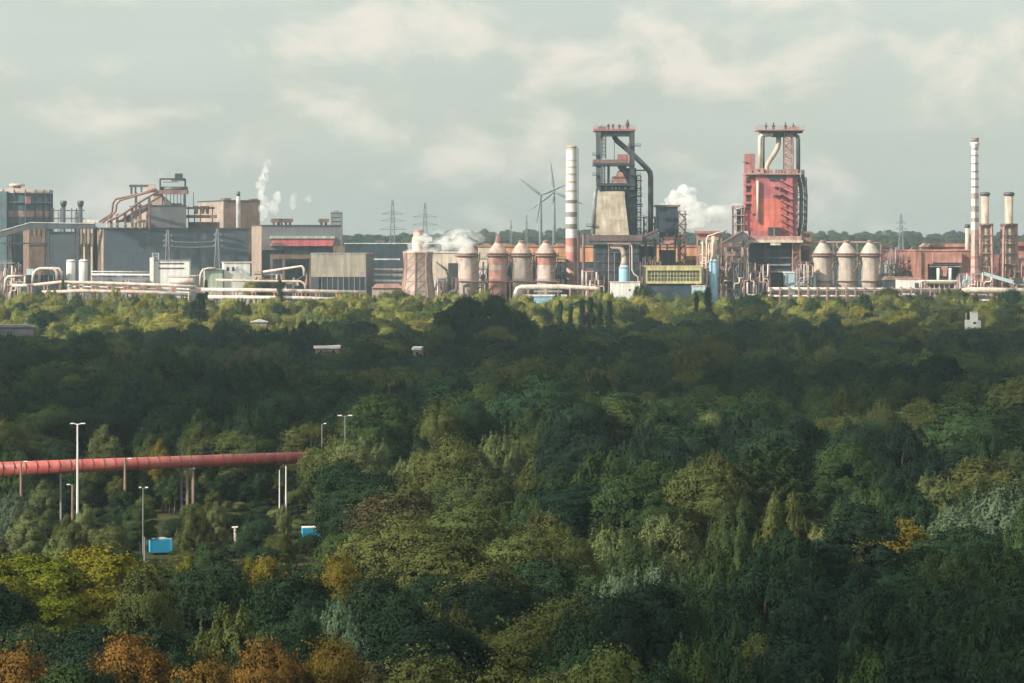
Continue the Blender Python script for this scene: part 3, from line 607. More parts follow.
t = T('stair_tower', 'open zigzag stair tower against the dark side tower', 'stair tower', 682, 1506)
t.add('frame_lattice', MB().lattice(t.x(678.5), t.x(685.5), -3, 5, 0, t.z(211), 16, .35), 'rust_steel')
t.add('stair', MB().zigzag(t.x(679), t.x(685), -2.4, 2, t.z(213), 14, .5), 'dark_steel')
for i in range(6): t.box('landing', 677.6, 687, 214+i*10, 214.9+i*10, -3.4, 5.4, 'rust_steel')

def dust_catcher(px, lab, Y, py_blue, py_top, elbow, w=5.2):
    t = T('dust_catcher', lab, 'dust catcher', px, Y, group='blue dust catchers')
    s = t.s
    t.add('vessel', MB().lathe([(w*.9*s, 0), (w*s, 2), (w*s, t.z(py_blue)), (w*.75*s, t.z(py_blue-3))], seg=20), 'light_blue')
    t.add('neck', MB().lathe([(w*.76*s, t.z(py_blue-3)), (w*.5*s, t.z(py_blue-7)), (w*.45*s, t.z(py_top))], seg=16), 'stack_beige')
    if elbow: t.tube('elbow_pipe', elbow, 2.4, 'stack_beige', seg=12)
    t.add('collar', MB().lathe([(w*.9*s, t.z(py_blue)), (w*1.08*s, t.z(py_blue)), (w*1.08*s, t.z(py_blue-1)), (w*.8*s, t.z(py_blue-1))], seg=20), 'pink_steel')
    return t
dust_catcher(624, 'blue vessel under a cream elbow pipe, before the dark furnace', 1470, 268, 256, [(624, 258, 0), (623.6, 253, 0), (622, 249, 0), (618.5, 247, 0), (610, 246.4, 0)])
dust_catcher(713.5, 'blue vessel beside the pink steelwork left of the red furnace', 1470, 262, 236, None, 4.4)
t = T('pipe_portal', 'thin pale standpipe bent over beside the first blue vessel', 'pipework', 633, 1468)
t.tube('pipe', [(612, 244.5, 0), (630, 244.5, 0), (631.6, 246, 0), (632, 249, 0), (632, 270, 0), (634, 274, 0), (638, 277, 0), (638.4, 290, 0)], .7, 'pale_pipe')
t.box('deck', 607, 630, 243, 244, -1, 2, 'pink_steel')
for q in (608.5, 629.5): t.box('post', q-.3, q+.3, 244, None, .2, .9, 'pink_steel')
t = T('white_block', 'plain white flat-roofed box below the first blue vessel', 'plant building', 611, 1452, .03)
t.add('wall', MB().box(0, t.x(640), 0, 8, 0, t.z(282.5)), 'white_paint')
t.add('roof', MB().box(-.3, t.x(640)+.3, -.3, 8.3, t.z(282.5)+.003, t.z(281.6)), 'pale_pipe')
t.add('door', MB().box(t.x(629), t.x(630.4), -.12, -.02, t.z(291), t.z(289)), 'dark_steel')
t = T('yellow_framed_building', 'long building with a yellow frame round gridded windows', 'plant building', 647, 1462, .02)
t.add('wall', MB().box(t.x(645.2), t.x(702), .4, 14, t.z(283.5), t.z(266.8)), 'green_glass')
t.add('frame', MB().box(t.x(646), t.x(701.5), -.5, .35, t.z(270.5), t.z(267)).box(t.x(646), t.x(701.5), -.5, .35, t.z(283.6), t.z(281.2)).box(t.x(699.5), t.x(701.5), -.45, .33, t.z(281.2)+.005, t.z(270.5)-.005).box(t.x(646), t.x(647.4), -.45, .33, t.z(281.2)+.005, t.z(270.5)-.005), 'yellow_paint')
n = 16
for i in range(n):
    a, b = 648+51*i/n, 648+51*(i+1)/n
    w = t.add('window', MB().box(t.x(a), t.x(a)+.28, .1, .39, t.z(281.2), t.z(270.6)).box(t.x(a)+.3, t.x(b), .12, .38, t.z(274.3), t.z(273.8)).box(t.x(a)+.3, t.x(b), .12, .38, t.z(278), t.z(277.5)), 'yellow_paint')
    t.add('pane', MB().box(t.x(a)+.45, t.x(b)-.15, .2, .36, t.z(277.4), t.z(274.4)), 'dark_glass' if i % 3 else 'green_glass', w)
t.add('base_wall', MB().box(t.x(647), t.x(693), 1, 13, 0, t.z(283.5)-.01), 'navy_steel')
t.add('roof', MB().box(t.x(645), t.x(702.2), -.4, 14.4, t.z(266.8)+.003, t.z(265.8)), 'yellow_paint')
t = T('pale_blue_shed', 'small pale blue shed at the end of the yellow-framed building', 'shed', 693, 1456, .03)
t.add('wall', MB().box(0, t.x(706), 0, 10, 0, t.z(286.5)), 'pale_blue')
t.add('roof', MB().box(-.3, t.x(706)+.3, -.3, 10.3, t.z(286.5)+.003, t.z(285.6)), 'pale_pipe')
t = T('stubby_plant', 'clutter of brown pipes and decks below the orange hall', 'steelwork', 590, 1486); steelwork(t, 586, 604, 271, 21, -4, 5, 4, 4, 7)
t = T('main_pipe', 'fat pale elbow pipe lying in front of the stoves and the striped chimney', 'pipeline', 540, 1448)
t.tube('pipe', [(515.5, 297, 0), (515.8, 292, 0), (517.5, 288.6, 0), (521, 287, 0), (560, 286.6, 0), (594, 288.5, 0), (600, 289.5, 0)], 2.4, 'pale_pipe', seg=14)
t.tube('standpipe', [(582.6, 270, 2), (582.6, 288, 2)], 1.1, 'pale_pipe')
for q in (528, 546, 570, 588): t.box('saddle', q-.7, q+.7, 288.4, None, -1.3, 1.3, 'pink_steel')
t.box('header', 534, 562, 290.4, 292.2, -1, .5, 'grey_steel')
t = T('light_blue_shed', 'low light blue shed with a white roof under the fat elbow pipe', 'shed', 524, 1443, .02)
t.add('wall', MB().box(0, t.x(566), 0, 8, 0, t.z(296.4)), 'light_blue')
t.add('roof', MB().box(-.5, t.x(567), -.5, 8.5, t.z(296.4)+.003, t.z(294.8)), 'white_paint')
t.add('arch_door', MB().lathe([(1.9, -3), (1.9, 0)], 0, 0, 16), 'dark_steel').location = (t.x(531), 1.2, t.z(295.5))
t = T('mixed_works', 'brown and orange plant buildings between the two furnaces', 'plant building', 694, 1530, .02)
t.add('wall', MB().box(t.x(686), t.x(703), 0, 14, 0, t.z(260)), 'brick_red')
t.add('parapet', MB().box(t.x(685.6), t.x(703.4), -.4, 14.3, t.z(260)+.003, t.z(256)), 'orange_cladding')
t.add('base_wall', MB().box(t.x(686), t.x(703), -.5, -.05, 0, t.z(269)), 'slate_steel')
# ------------------------------------------------------------------ red blast furnace
t = T('blast_furnace', 'red-clad blast furnace tower with pale arched pipes on top', 'blast furnace', 775, 1515)
d = t.add('top_deck', MB().box(t.x(756), t.x(803), -8, 10, t.z(131), t.z(129.8)), 'pink_steel')
t.add('railing', MB().rail(t.x(756), t.x(803), -8, t.z(129.8), 2.2).rail(t.x(756), t.x(803), 10, t.z(129.8), 2.2), 'pink_steel', d)
for q, top, w in ((766, 122.5, 1.4), (773.5, 122.5, 1.9), (785.5, 122, 1.7), (793.5, 123, 1.3)):
    t.add('bleeder_valve', MB().lathe([(w*.5*t.s, t.z(129.8)), (w*.5*t.s, t.z(127.4)), (w*t.s, t.z(126.8)), (w*t.s, t.z(125.6)), (w*.35*t.s, t.z(124.6)), (w*.3*t.s, t.z(top))], t.x(q), 0, seg=12), 'dark_steel', d)
t.box('deck_house', 787, 799, 127, 129.8, -3, 5, 'pink_steel')
t.box('head_frame', 760, 802, 131.02, 133, -5, 7, 'slate_steel')
t.box('furnace_head', 772, 784, 131.5, 137, -3.4, 4.6, 'navy_steel')
def arch(y, px, edge): return [(px, 172, y), (px, 140, y), (px+edge*.6, 137, y), (px+edge*2.4, 135.2, y), (px+edge*13, 134.6, y)]
t.tube('uptake_pipe', arch(-3, 759.4, 1), 2.1, 'cream', seg=12); t.tube('uptake_pipe', arch(4, 764.2, .7), 1.1, 'slate_steel', seg=12)
t.tube('uptake_pipe', arch(-3, 797.6, -1), 2.1, 'slate_steel', seg=12); t.tube('uptake_pipe', arch(4, 793.4, -.7), 1.0, 'galvanised', seg=12)
t.tube('downcomer', [(778.4, 136, 0), (778.6, 143, 0), (777.4, 148, -.5), (774, 154, -1), (768.5, 162, -2), (766.5, 166, -2), (766, 173, -2)], 2.5, 'stack_beige', seg=12)
t.add('stair_lattice', MB().lattice(t.x(784), t.x(791.5), -4, 2, t.z(174), t.z(132), 9, .6).zigzag(t.x(784.6), t.x(791), -4.4, t.z(173), t.z(134), 9, .5), 'pink_steel')
t.add('main_deck', MB().box(t.x(744.5), t.x(800), -11, 12, t.z(175), t.z(173.4)).rail(t.x(744.5), t.x(798), -11, t.z(173.4), 1.8), 'pink_steel')
for q, w, hh in ((749, 1.4, 169.5), (755, 2, 169), (761, 1.6, 168.5), (770, 1.4, 170), (775.6, .7, 169.6), (778.4, .7, 169.6), (781.2, .7, 169.6), (786, 1.6, 170), (795, 1.5, 169.5)):
    t.box('deck_unit', q-w, q+w, hh, 173.38, -6, -2, 'rust_steel' if w < 1 else 'pink_steel')
t.box('side_tower', 745, 754.4, 154, 173.3, -4, 8, 'dull_red')
t.box('side_platform', 742.5, 747, 162, 162.7, -5, -3, 'rust_steel')
# the red body
body = t.box('upper_cladding', 754, 791, 175.02, 199, -9, 12, 'red_cladding')
t.box('lower_cladding', 754, 785, 199.01, 231, -9, 12, 'scarlet_cladding', label='brighter scarlet lower cladding')
t.box('skirt_cladding', 750, 791, 231.01, 236, -9, 12, 'red_cladding')
t.box('stair_backing', 785.02, 791, 199.02, 231, -8.4, 12, 'red_cladding')
t.add('recess', MB().prism([(t.x(765), t.z(176)), (t.x(785), t.z(176)), (t.x(783), t.z(181.6)), (t.x(769), t.z(181.6))], -9.3, -9.02), 'navy_steel')
t.box('left_bay', 745, 753.9, 175.02, 231, -4, 10, 'red_cladding')
for i in range(4): t.box('bay_opening', 745.6, 749.6, 177.5+i*9, 183+i*9, -4.3, -4.02, 'dark_steel')
t.box('bay_balcony', 743.6, 751, 184.4, 186, -6, -4.1, 'red_cladding'); t.box('bay_balcony', 743.6, 751, 193.4, 195, -6, -4.1, 'red_cladding'); t.box('bay_balcony', 743.6, 751, 202.4, 204, -6, -4.1, 'red_cladding')
t.box('bay_panel', 751, 754.2, 184, 214, -9.4, -4.05, 'scarlet_cladding')
t.tube('standpipe', [(756, 222, -10.4), (756, 181, -10.4)], 1.3, 'cream')
for i in range(8):
    z0 = 180+i*6.6; mb = MB()
    mb.prism([(t.x(780), t.z(z0)), (t.x(789), t.z(z0+4.6)), (t.x(789), t.z(z0+6.4)), (t.x(780), t.z(z0+1.8))], -11.6, -9.4)
    mb.box(t.x(788), t.x(791), -11.8, -9.02, t.z(z0+6.6), t.z(z0+4.8)).box(t.x(778.6), t.x(781), -11.8, -9.02, t.z(z0+1.6), t.z(z0-.4))
    t.add('stair', mb, 'red_cladding')
for q in (185, 193.4): t.box('balcony', 771, 779, q, q+2.4, -12, -9.05, 'dull_red')
t.box('balcony_frame', 772.2, 773, 187.5, 193.3, -11.8, -11.2, 'dull_red'); t.box('balcony_frame', 777.2, 778, 187.5, 193.3, -11.8, -11.2, 'dull_red')
t.box('control_cabin', 766.5, 777.5, 227.4, 236, -13, -9.06, 'dark_steel'); t.box('cabin_frame', 771.6, 772.4, 227.2, 236, -13.3, -13.02, 'pink_steel')
t.box('right_flank', 791.05, 796.4, 175.02, 236, -7, 11, 'dull_red')
for q, m_ in ((799, 'slate_steel'), (803.5, 'slate_steel')):
    t.tube('descent_pipe', [(q-1.5, 170, -3), (q-1.4, 176, -3), (q+1, 186, -3.5), (q+1.6, 196, -4), (q+1.2, 222, -4), (q-1, 236, -4)], 1.9, m_)
t.add('flank_lattice', MB().lattice(t.x(797), t.x(806), -2, 6, t.z(236), t.z(178), 8, .5), 'navy_steel')
t.box('deck_cabin', 799, 810, 231.5, 242, -7, 6, 'rust_steel'); t.box('cabin_window', 801, 808, 233.5, 237, -7.3, -7.03, 'dark_glass')
t.box('cast_deck', 741, 799, 236.02, 240.2, -14, 14, 'pink_steel')
t.box('deck_edge', 741.5, 800, 240.21, 242.6, -15, 14, 'cream', label='cream deck edge beam')
t.box('edge_box', 768, 778, 242.61, 245.2, -14.6, -12, 'cream')
t.box('cast_house', 752, 790, 242.62, None, -6, 12, 'navy_steel')
for i in range(5): t.box('floor_edge', 756, 789, 250+i*7, 251.4+i*7, -8, -6.05, 'grey_steel' if i in (2, 3) else 'slate_steel')
t.box('cast_house_wing', 748, 757, 244, 262, -9, -6.1, 'navy_steel'); t.box('opening_jamb', 763, 765, 243, 262, -7.4, -6.1, 'slate_steel')
t.box('right_pier', 791, 799, 242.7, None, -8, 10, 'rust_steel')
t.add('pier_lattice', MB().lattice(t.x(790.6), t.x(798), -11, -8.3, 0, t.z(243), 7, .4), 'pink_steel')
t.box('rear_wall', 798, 812, 246, None, 4, 12, 'brick_red'); t.box('rear_opening', 803, 809.5, 250, 272, 3.7, 3.97, 'dark_steel')

t = T('sloped_gallery', 'brown sloping gallery roof running up to the red furnace', 'conveyor', 735, 1500)
t.add('gallery', MB().prism([(t.x(722), t.z(243)), (t.x(742), t.z(231.5)), (t.x(747), t.z(234)), (t.x(747), t.z(240)), (t.x(724), t.z(246))], -5, 4), 'slate_steel')
t.add('roof', MB().prism([(t.x(721), t.z(242.4)), (t.x(742), t.z(230.6)), (t.x(742), t.z(231.7)), (t.x(721.6), t.z(243.6))], -5.4, 4.4), 'rust_steel')
for q in (726, 734, 743): t.box('trestle', q-.7, q+.7, 241, None, -2, 0, 'pink_steel')
t = T('frame_tower', 'open lattice tower on the left flank of the red furnace', 'steelwork', 737, 1512)
t.add('frame_lattice', MB().lattice(t.x(733), t.x(743), -3, 4, 0, t.z(206), 10, .6), 'rust_steel')
for q in (207, 215, 224): t.box('deck', 732, 744, q, q+1, -4, 5, 'pink_steel')
t.box('vessel', 737, 741, 209, 232, -1, 2, 'slate_steel')
t = T('pink_gallery', 'pinkish flat-roofed gallery between blue vessel and frame tower', 'plant building', 712, 1500)
t.box('roof', 695, 722, 231, 233.6, -4, 6, 'dull_red'); t.box('wall', 699, 718, 233.61, 240, -2, 5, 'salmon')
for q in (697, 707, 716, 721): t.box('column', q-.6, q+.6, 233.6, None, -1.8, -.6, 'pink_steel')
t = T('steelwork', 'dense pink pipes and decks between the blue vessel and the red furnace', 'steelwork', 722, 1486); steelwork(t, 700, 747, 243, 31, -6, 6, 7, 7, 14)
t = T('steelwork', 'low pipes and decks at the foot of the red furnace', 'steelwork', 752, 1472); steelwork(t, 733, 769, 262, 37, -4, 5, 5, 6, 12, ('slate_steel', 'pink_steel', 'pale_pipe'))
t = T('steelwork', 'cream and rust pipe rack left of the second blue vessel', 'steelwork', 706, 1478); steelwork(t, 702, 710, 240, 41, -3, 3, 6, 3, 4, ('pale_pipe', 'pink_steel', 'cream'))
t = T('bent_pipe', 'pale standpipe hooked over the second blue vessel', 'pipework', 708, 1466)
t.tube('pipe', [(706.6, 292, 0), (706.6, 240, 0), (708, 236, 0), (713, 234.6, 0), (717, 233, 0), (727, 230.6, 0)], .8, 'cream')
t = T('pale_green_hall', 'pale green flat hall between the red furnace and the stoves', 'industrial hall', 786, 1494, .02)
t.add('wall', MB().box(0, t.x(816), 0, 12, 0, t.z(273)), 'pale_blue'); t.add('roof', MB().box(-.4, t.x(816)+.4, -.4, 12.4, t.z(273)+.003, t.z(271.8)), 'white_paint')
t = T('pale_green_hall', 'pale flat hall behind the three pale stoves', 'industrial hall', 812, 1530, .01)
t.add('wall', MB().box(0, t.x(897), 0, 12, 0, t.z(264)), 'pale_blue'); t.add('roof', MB().box(-.4, t.x(897)+.4, -.4, 12.4, t.z(264)+.003, t.z(262.6)), 'roof_felt')
for q in (884, 888, 892): t.add('panel', MB().box(t.x(q), t.x(q+2.4), -.2, -.02, 0, t.z(266)), 'pale_green')

# ------------------------------------------------------------------ east side
t = T('pipe_rack', 'long two-deck pipe rack from the red furnace to the red-brown hall', 'pipe rack', 770, 1446)
for z_, r_, y_, m_ in ((288.6, 1.3, 0, 'pale_pipe'), (290.8, .9, 2, 'cream'), (295.6, 1.5, 0, 'pale_pipe')): t.tube('pipe', [(768, z_, y_), (860, z_+.2, y_), (962, z_+1.2, y_)], r_, m_)
t.box('deck', 768, 962, 292.4, 293.3, -1.6, 3.4, 'slate_steel')
for i in range(21): q = 770+9.4*i; t.add('trestle', MB().box(t.x(q)-.35, t.x(q)+.35, -1.8, -1.2, 0, t.z(287)).box(t.x(q)-.3, t.x(q)+.3, 3, 3.5, 0, t.z(287)).box(t.x(q)-.3, t.x(q)+.3, -1.1, 2.9, t.z(287.6), t.z(287)), 'pink_steel')
t = T('brown_block', 'low pinkish block with steel frames right of the pale stoves', 'plant building', 886, 1540, .03)
t.add('wall', MB().box(0, t.x(914), 0, 22, 0, t.z(251)), 'salmon'); t.add('roof', MB().box(-.5, t.x(914)+.5, -.5, 22, t.z(251)+.003, t.z(249.6)), 'dull_red')
for q in (888, 897): t.add('window', MB().box(t.x(q), t.x(q+5), -.2, -.02, t.z(262), t.z(259)), 'dark_glass')
t = T('steelwork', 'brown lattice frames in front of the low pinkish block', 'steelwork', 895, 1518); steelwork(t, 883, 912, 246, 51, -3, 4, 5, 5, 8, ('rust_steel', 'pink_steel', 'grey_steel'))
t = T('dark_shed', 'dark shed with a curved roof at the foot of the brown frames', 'shed', 884, 1490, .02)
t.add('wall', MB().box(0, t.x(914), 0, 10, 0, t.z(280)), 'navy_steel')
t.add('roof', MB().prism([(t.x(883.5), t.z(280)+.003), (t.x(914.5), t.z(280)+.003), (t.x(911), t.z(276.6)), (t.x(887), t.z(276.6))], -.5, 10.5), 'brown_cladding')

t = T('red_brown_hall', 'red-brown hall with a dark open bay behind pale pipes', 'industrial hall', 916, 1500, .05)
W = t.x(972)
t.add('wall', MB().box(0, t.x(928), 0, 24, 0, t.z(251)).box(t.x(960), W, 0, 24, 0, t.z(251)).box(t.x(928)+.01, t.x(960)-.01, 0, 24, t.z(264), t.z(251)), 'brick_red')
t.add('bay_wall', MB().box(t.x(928)+.01, t.x(960)-.01, 5, 23, 0, t.z(264)-.01), 'dark_steel')
t.add('roof', MB().box(-.5, W+.4, -.5, 24.4, t.z(251)+.003, t.z(249.8)), 'salmon')
t.add('canopy', MB().box(t.x(932), t.x(961), -3.6, -.02, t.z(262.6), t.z(252.5)), 'salmon')
t.add('slope_panel', MB().prism([(t.x(914), 0), (t.x(919), t.z(251.5)), (t.x(921), t.z(251.5)), (t.x(921), 0)], -1.2, -.05), 'salmon')
t.add('girder', MB().box(t.x(929), t.x(961), -3, -2, t.z(267), t.z(266)).rail(t.x(929), t.x(961), -3, t.z(266), 1.6), 'grey_steel')
for q in (937, 949): t.add('standpipe', MB().tube([t.p(q, 268, -4), t.p(q, 284, -4)], 1.6*t.s), 'white_paint')
t.add('hopper', MB().prism([(t.x(940), t.z(266)), (t.x(947), t.z(266)), (t.x(945.5), t.z(276)), (t.x(941.5), t.z(276))], -3.4, -.5), 'salmon')
t.add('light_panel', MB().box(t.x(957), t.x(971), -.3, -.03, 0, t.z(276)), 'light_blue')
t = T('long_roof_hall', 'long low hall with dull red roofs behind the red-brown hall', 'industrial hall', 928, 1570, .02)
t.add('wall', MB().box(0, t.x(972), 0, 30, 0, t.z(247)), 'brick_red'); t.add('roof', MB().prism([(t.x(927), t.z(247)+.003), (t.x(973), t.z(247)+.003), (t.x(971), t.z(243.6)), (t.x(931), t.z(243.6))], -1, 30), 'salmon')
t = T('loop_pipework', 'cream portal of bent pipes in front of the red-brown hall', 'pipework', 940, 1452)
for k in range(2): t.tube('portal_pipe', [(920+k*6, 296, k*2), (920+k*6, 283+k*2, k*2), (921.6+k*6, 281+k*2, k*2), (958-k*4, 281+k*2, k*2), (960-k*4, 283+k*2, k*2), (960.4-k*4, 296, k*2)], 1.1, 'cream')
for i in range(7): q = 925+5*i; t.box('post', q-.35, q+.35, 282, None, 2, 2.7, 'yellow_paint' if i % 3 == 1 else 'pale_pipe')
t.box('deck', 921, 958, 289, 290, 1.4, 4, 'pale_pipe')
t.add('arch_door', MB().lathe([(2.4, -1), (2.4, 0)], seg=16), 'dark_steel').location = (t.x(918), -1, t.z(289)) 
t = T('white_shed', 'low white shed beside the cream portal of pipes', 'shed', 898, 1458, .02)
t.add('wall', MB().box(0, t.x(922), 0, 8, 0, t.z(279.5)), 'white_paint'); t.add('roof', MB().box(-.3, t.x(922)+.3, -.3, 8.3, t.z(279.5)+.003, t.z(278.4)), 'salmon')
t.add('door', MB().box(t.x(915), t.x(920), -.15, -.02, 0, t.z(283)), 'dark_steel')

# red and white chimney
t = T('tall_chimney', 'tall slim red and white banded chimney with a collared top', 'chimney', 975, 1490)
k = t.s
bl = [(150, 0), (155, 1), (156.4, 0), (163, 1), (164.5, 0), (171, 1), (172.6, 0), (178, 1), (180, 0), (186, 1), (188, 0), (193, 2), (199, 0), (206, 2), (212, 0), (218, 2), (222, 0), (230, 3), (240, 2), (246, 3), (256, 4), (259, 3), (266, 4), (268, 3), (275, 4), (277, 3)]
prof = [(4.6*k, 0)]+[((3.3+1.1*(py-140)/145)*k, t.z(py)) for py, _ in bl[::-1]]
t.add('shaft', MB().lathe(prof, seg=24, mis=[m_ for _, m_ in bl[::-1]]), ['white_paint', 'grey_steel', 'pale_cladding', 'band_pink', 'band_red'])
t.add('crown', MB().lathe([(3.4*k, t.z(150)), (3.6*k, t.z(147)), (4.6*k, t.z(143.6)), (4.6*k, t.z(142.4)), (3.6*k, t.z(142)), (3.7*k, t.z(139.6)), (4.2*k, t.z(139)), (4.2*k, t.z(138)), (3.2*k, t.z(138))], seg=24, mis=[0, 0, 0, 1, 1, 0, 1, 1]), ['white_paint', 'rust_steel'])
t.add('ladder', MB().lattice(-.4, .4, -4.4*k, -4.4*k+.7, 0, t.z(144), 40, .14), 'rust_steel')
def frame_stack(px, lab, Y, top, shoulder, w, legs, g='capped stacks right of the banded chimney'):
    t = T('capped_stack', lab, 'chimney', px, Y, group=g); k = t.s
    t.add('shaft', MB().lathe([(w*1.15*k, 0), (w*1.1*k, t.z(shoulder)), (w*k, t.z(shoulder-2)), (w*k, t.z(top+4))], seg=20), 'stack_beige')
    t.add('cap', MB().lathe([(w*k, t.z(top+4)), (w*1.3*k, t.z(top+3.4)), (w*1.3*k, t.z(top+1)), (w*.95*k, t.z(top))], seg=20), 'slate_steel')
    if legs:
        t.add('platform', MB().lathe([(w*1.1*k, t.z(shoulder)), (w*2.1*k, t.z(shoulder)), (w*2.1*k, t.z(shoulder-2.4)), (w*1.05*k, t.z(shoulder-2.4))], seg=20), 'rust_steel')
        for a in range(4):
            b = PI/4+a*PI/2; q = 1.42
            t.add('leg', MB().beam((w*2.0*k*math.cos(b), w*2.0*k*math.sin(b), t.z(shoulder)), (w*2.6*k*math.cos(b), w*2.6*k*math.sin(b), 0), 1.3), 'pink_steel')
        t.add('brace_lattice', MB().lattice(-w*1.9*k, w*1.9*k, -w*1.9*k, w*1.9*k, 0, t.z(shoulder), 6, .5, .78), 'pink_steel')
        for i in range(3): t.add('deck', MB().box(-w*1.8*k, w*1.8*k, -w*1.8*k, -w*1.2*k, t.z(shoulder+10+i*9), t.z(shoulder+9+i*9)), 'rust_steel')
frame_stack(967.4, 'short capped stack peeping left of the banded chimney', 1530, 224, 246, 2.1, False)
frame_stack(985, 'beige capped stack just right of the banded chimney', 1510, 192, 226, 3.9, True)
frame_stack(1009, 'beige capped stack standing apart on splayed legs', 1510, 192, 226, 4.2, True)
t = T('sinter_plant', 'pinkish clutter of sheds and decks under the capped stacks', 'plant building', 1000, 1526)
for a, b, c, m_ in ((976, 1000, 262, 'salmon'), (1000, 1034, 258, 'pink_steel'), (990, 1012, 255, 'dull_red'), (1014, 1040, 246, 'salmon')): t.box('wing', a, b, c, None, 4+(a % 5), 16+(a % 5), m_)
t.add('roof', MB().prism([(t.x(1012), t.z(246)+.003), (t.x(1042), t.z(246)+.003), (t.x(1040), t.z(242)), (t.x(1018), t.z(242))], 5, 22), 'dull_red')
t.add('vessel', MB().lathe([(8*t.s, 0), (8*t.s, t.z(268)), (6*t.s, t.z(265))], t.x(982), -6, 20), 'salmon')
t = T('steelwork', 'pink decks and railings at the foot of the capped stacks', 'steelwork', 1000, 1506); steelwork(t, 988, 1030, 262, 61, -4, 3, 5, 6, 10, ('pink_steel', 'rust_steel', 'salmon'))
t = T('blue_conveyor', 'pale blue sloping conveyor truss under the capped stacks', 'conveyor', 1005, 1488)
t.add('truss_lattice', MB().prism([(t.x(984), t.z(272)), (t.x(1012), t.z(280)), (t.x(1030), t.z(283)), (t.x(1030), t.z(286)), (t.x(1011), t.z(283.6)), (t.x(984), t.z(275.5))], -1.4, 1.4), 'pale_blue')
t.box('drive_house', 1013, 1022, 278, 282.5, -2.4, 2.4, 'navy_steel')
for q in (988, 1002, 1016): t.box('trestle', q-.5, q+.5, 276+(q-988)*.25, None, -.8, .8, 'pink_steel')
t = T('main_pipe', 'thick cream gas pipe running off past the banded chimney', 'pipeline', 990, 1446)
t.tube('pipe', [(955, 297, 0), (962, 291.6, 0), (970, 290.2, 0), (1045, 291.5, 0)], 3.2, 'cream', seg=14)
t.tube('lower_pipe', [(963, 299.5, 0), (1045, 300.5, 0)], 1.6, 'white_paint')
for q in (972, 990, 1008, 1026): t.box('saddle', q-.9, q+.9, 293, None, -1.6, 1.6, 'pink_steel')
t.box('deck', 962, 1045, 296.2, 297.2, -2, 2, 'navy_steel')

for l, r, top, Y_, sd, lab in ((0, 26, 262, 1500, 71, 'low rusty pipes and decks at the foot of the gasholder'), (100, 146, 279, 1472, 72, 'pale pipes and decks between the silos and the office block'), (256, 306, 274, 1492, 73, 'brown pipes in front of the pink-banded hall'),
    (438, 458, 276, 1484, 74, 'small pipes and decks between cooling tower and steamy stove'), (640, 660, 256, 1488, 75, 'dark pipes left of the yellow-framed building'), (796, 812, 262, 1490, 76, 'pipes and decks at the right foot of the red furnace'), (958, 990, 272, 1480, 77, 'pink pipes at the foot of the banded chimney')):
    t = T('steelwork', lab, 'steelwork', l, Y_); steelwork(t, l, r, top, sd, -3, 3, 4, 5, 7, ('pink_steel', 'grey_steel', 'pale_pipe') if sd not in (75,) else ('navy_steel', 'rust_steel', 'slate_steel'))
# ------------------------------------------------------------------ far things: wind turbines, pylons
def turbine(px, hub, lab, Y, rot, rl):
    t = T('wind_turbine', lab, 'wind turbine', px, Y, group='distant wind turbines'); k = t.s
    t.add('tower', MB().lathe([(1.9*k, 0), (1.6*k, t.z(hub+20)), (1.1*k, t.z(hub))], seg=16), 'turbine_white')
    t.add('nacelle', MB().tube([(0, -3, t.z(hub)), (0, -2, t.z(hub)), (0, 6, t.z(hub)), (0, 8, t.z(hub))], [1.2, 2, 2, 1.2], 10), 'turbine_white')
    t.add('hub', MB().tube([(0, -6, t.z(hub)), (0, -5, t.z(hub)), (0, -3, t.z(hub))], [.6, 1.7, 1.9], 10), 'turbine_white')
    for a in range(3):
        an = math.radians(rot+120*a); dx, dz = math.sin(an), math.cos(an)
        R_ = rl*k; pts = [Vector((dx*R_*u, -4.6, t.z(hub)+dz*R_*u)) for u in (.02, .12, .3, .6, .85, 1)]
        t.add('blade', MB().tube(pts, [1.0, 1.3, 1.75, 1.2, .8, .3], 6), 'turbine_white')
turbine(540.6, 195, 'left wind turbine, hub lower, far behind the hot stoves', 2700, -52, 28)
turbine(554, 192, 'right wind turbine, one blade straight up, far behind the hot stoves', 2800, -7, 31)
def pylon(px, top, lab, Y, w, arms, base_w=7, g='distant lattice pylons'):
    t = T('power_pylon', lab, 'pylon', px, Y, group=g); zt = t.z(top)
    t.add('mast_lattice', MB().lattice(-base_w/2, base_w/2, -base_w/2, base_w/2, 0, zt, 10, .45, .16), 'pylon_steel')
    for py, aw in arms:
        z = t.z(py); a = aw*t.s
        t.add('crossarm', MB().beam((-a, 0, z), (a, 0, z), .5).beam((-a, 0, z), (0, 0, z+2.4), .4).beam((a, 0, z), (0, 0, z+2.4), .4), 'pylon_steel')
pylon(392.5, 200, 'lattice pylon left of the pair behind the cooling tower', 2100, 12, ((214, 11), (221, 12), (229.5, 13)))
pylon(425, 203, 'lattice pylon right of the pair behind the cooling tower', 2150, 12, ((217, 12), (225, 13)))
pylon(901, 214, 'faint lattice pylon right of the pale stoves', 2600, 6, ((223, 5), (229, 6), (235, 5)))
pylon(884.5, 230, 'tiny distant pylon just left of the faint lattice pylon', 3300, 5, ((234, 5),))
pylon(511, 220, 'thin mast on the far ridge above the grey stove', 2700, 2, ((228, 1.5),), 3)
pylon(526.5, 215, 'second thin mast on the far ridge nearer the turbines', 2700, 2, ((224, 1.5),), 3.4)
pylon(168, 230, 'pale lattice pylon in front of the blue hall, nearer the silos', 1500, 6, ((236, 4), (241, 5), (246, 5)), 5, 'pylons in front of the blue hall')
pylon(217.5, 229, 'pale lattice pylon in front of the blue hall, nearer the slender chimney', 1500, 5, ((235, 4), (241, 5), (246, 5)), 5, 'pylons in front of the blue hall')
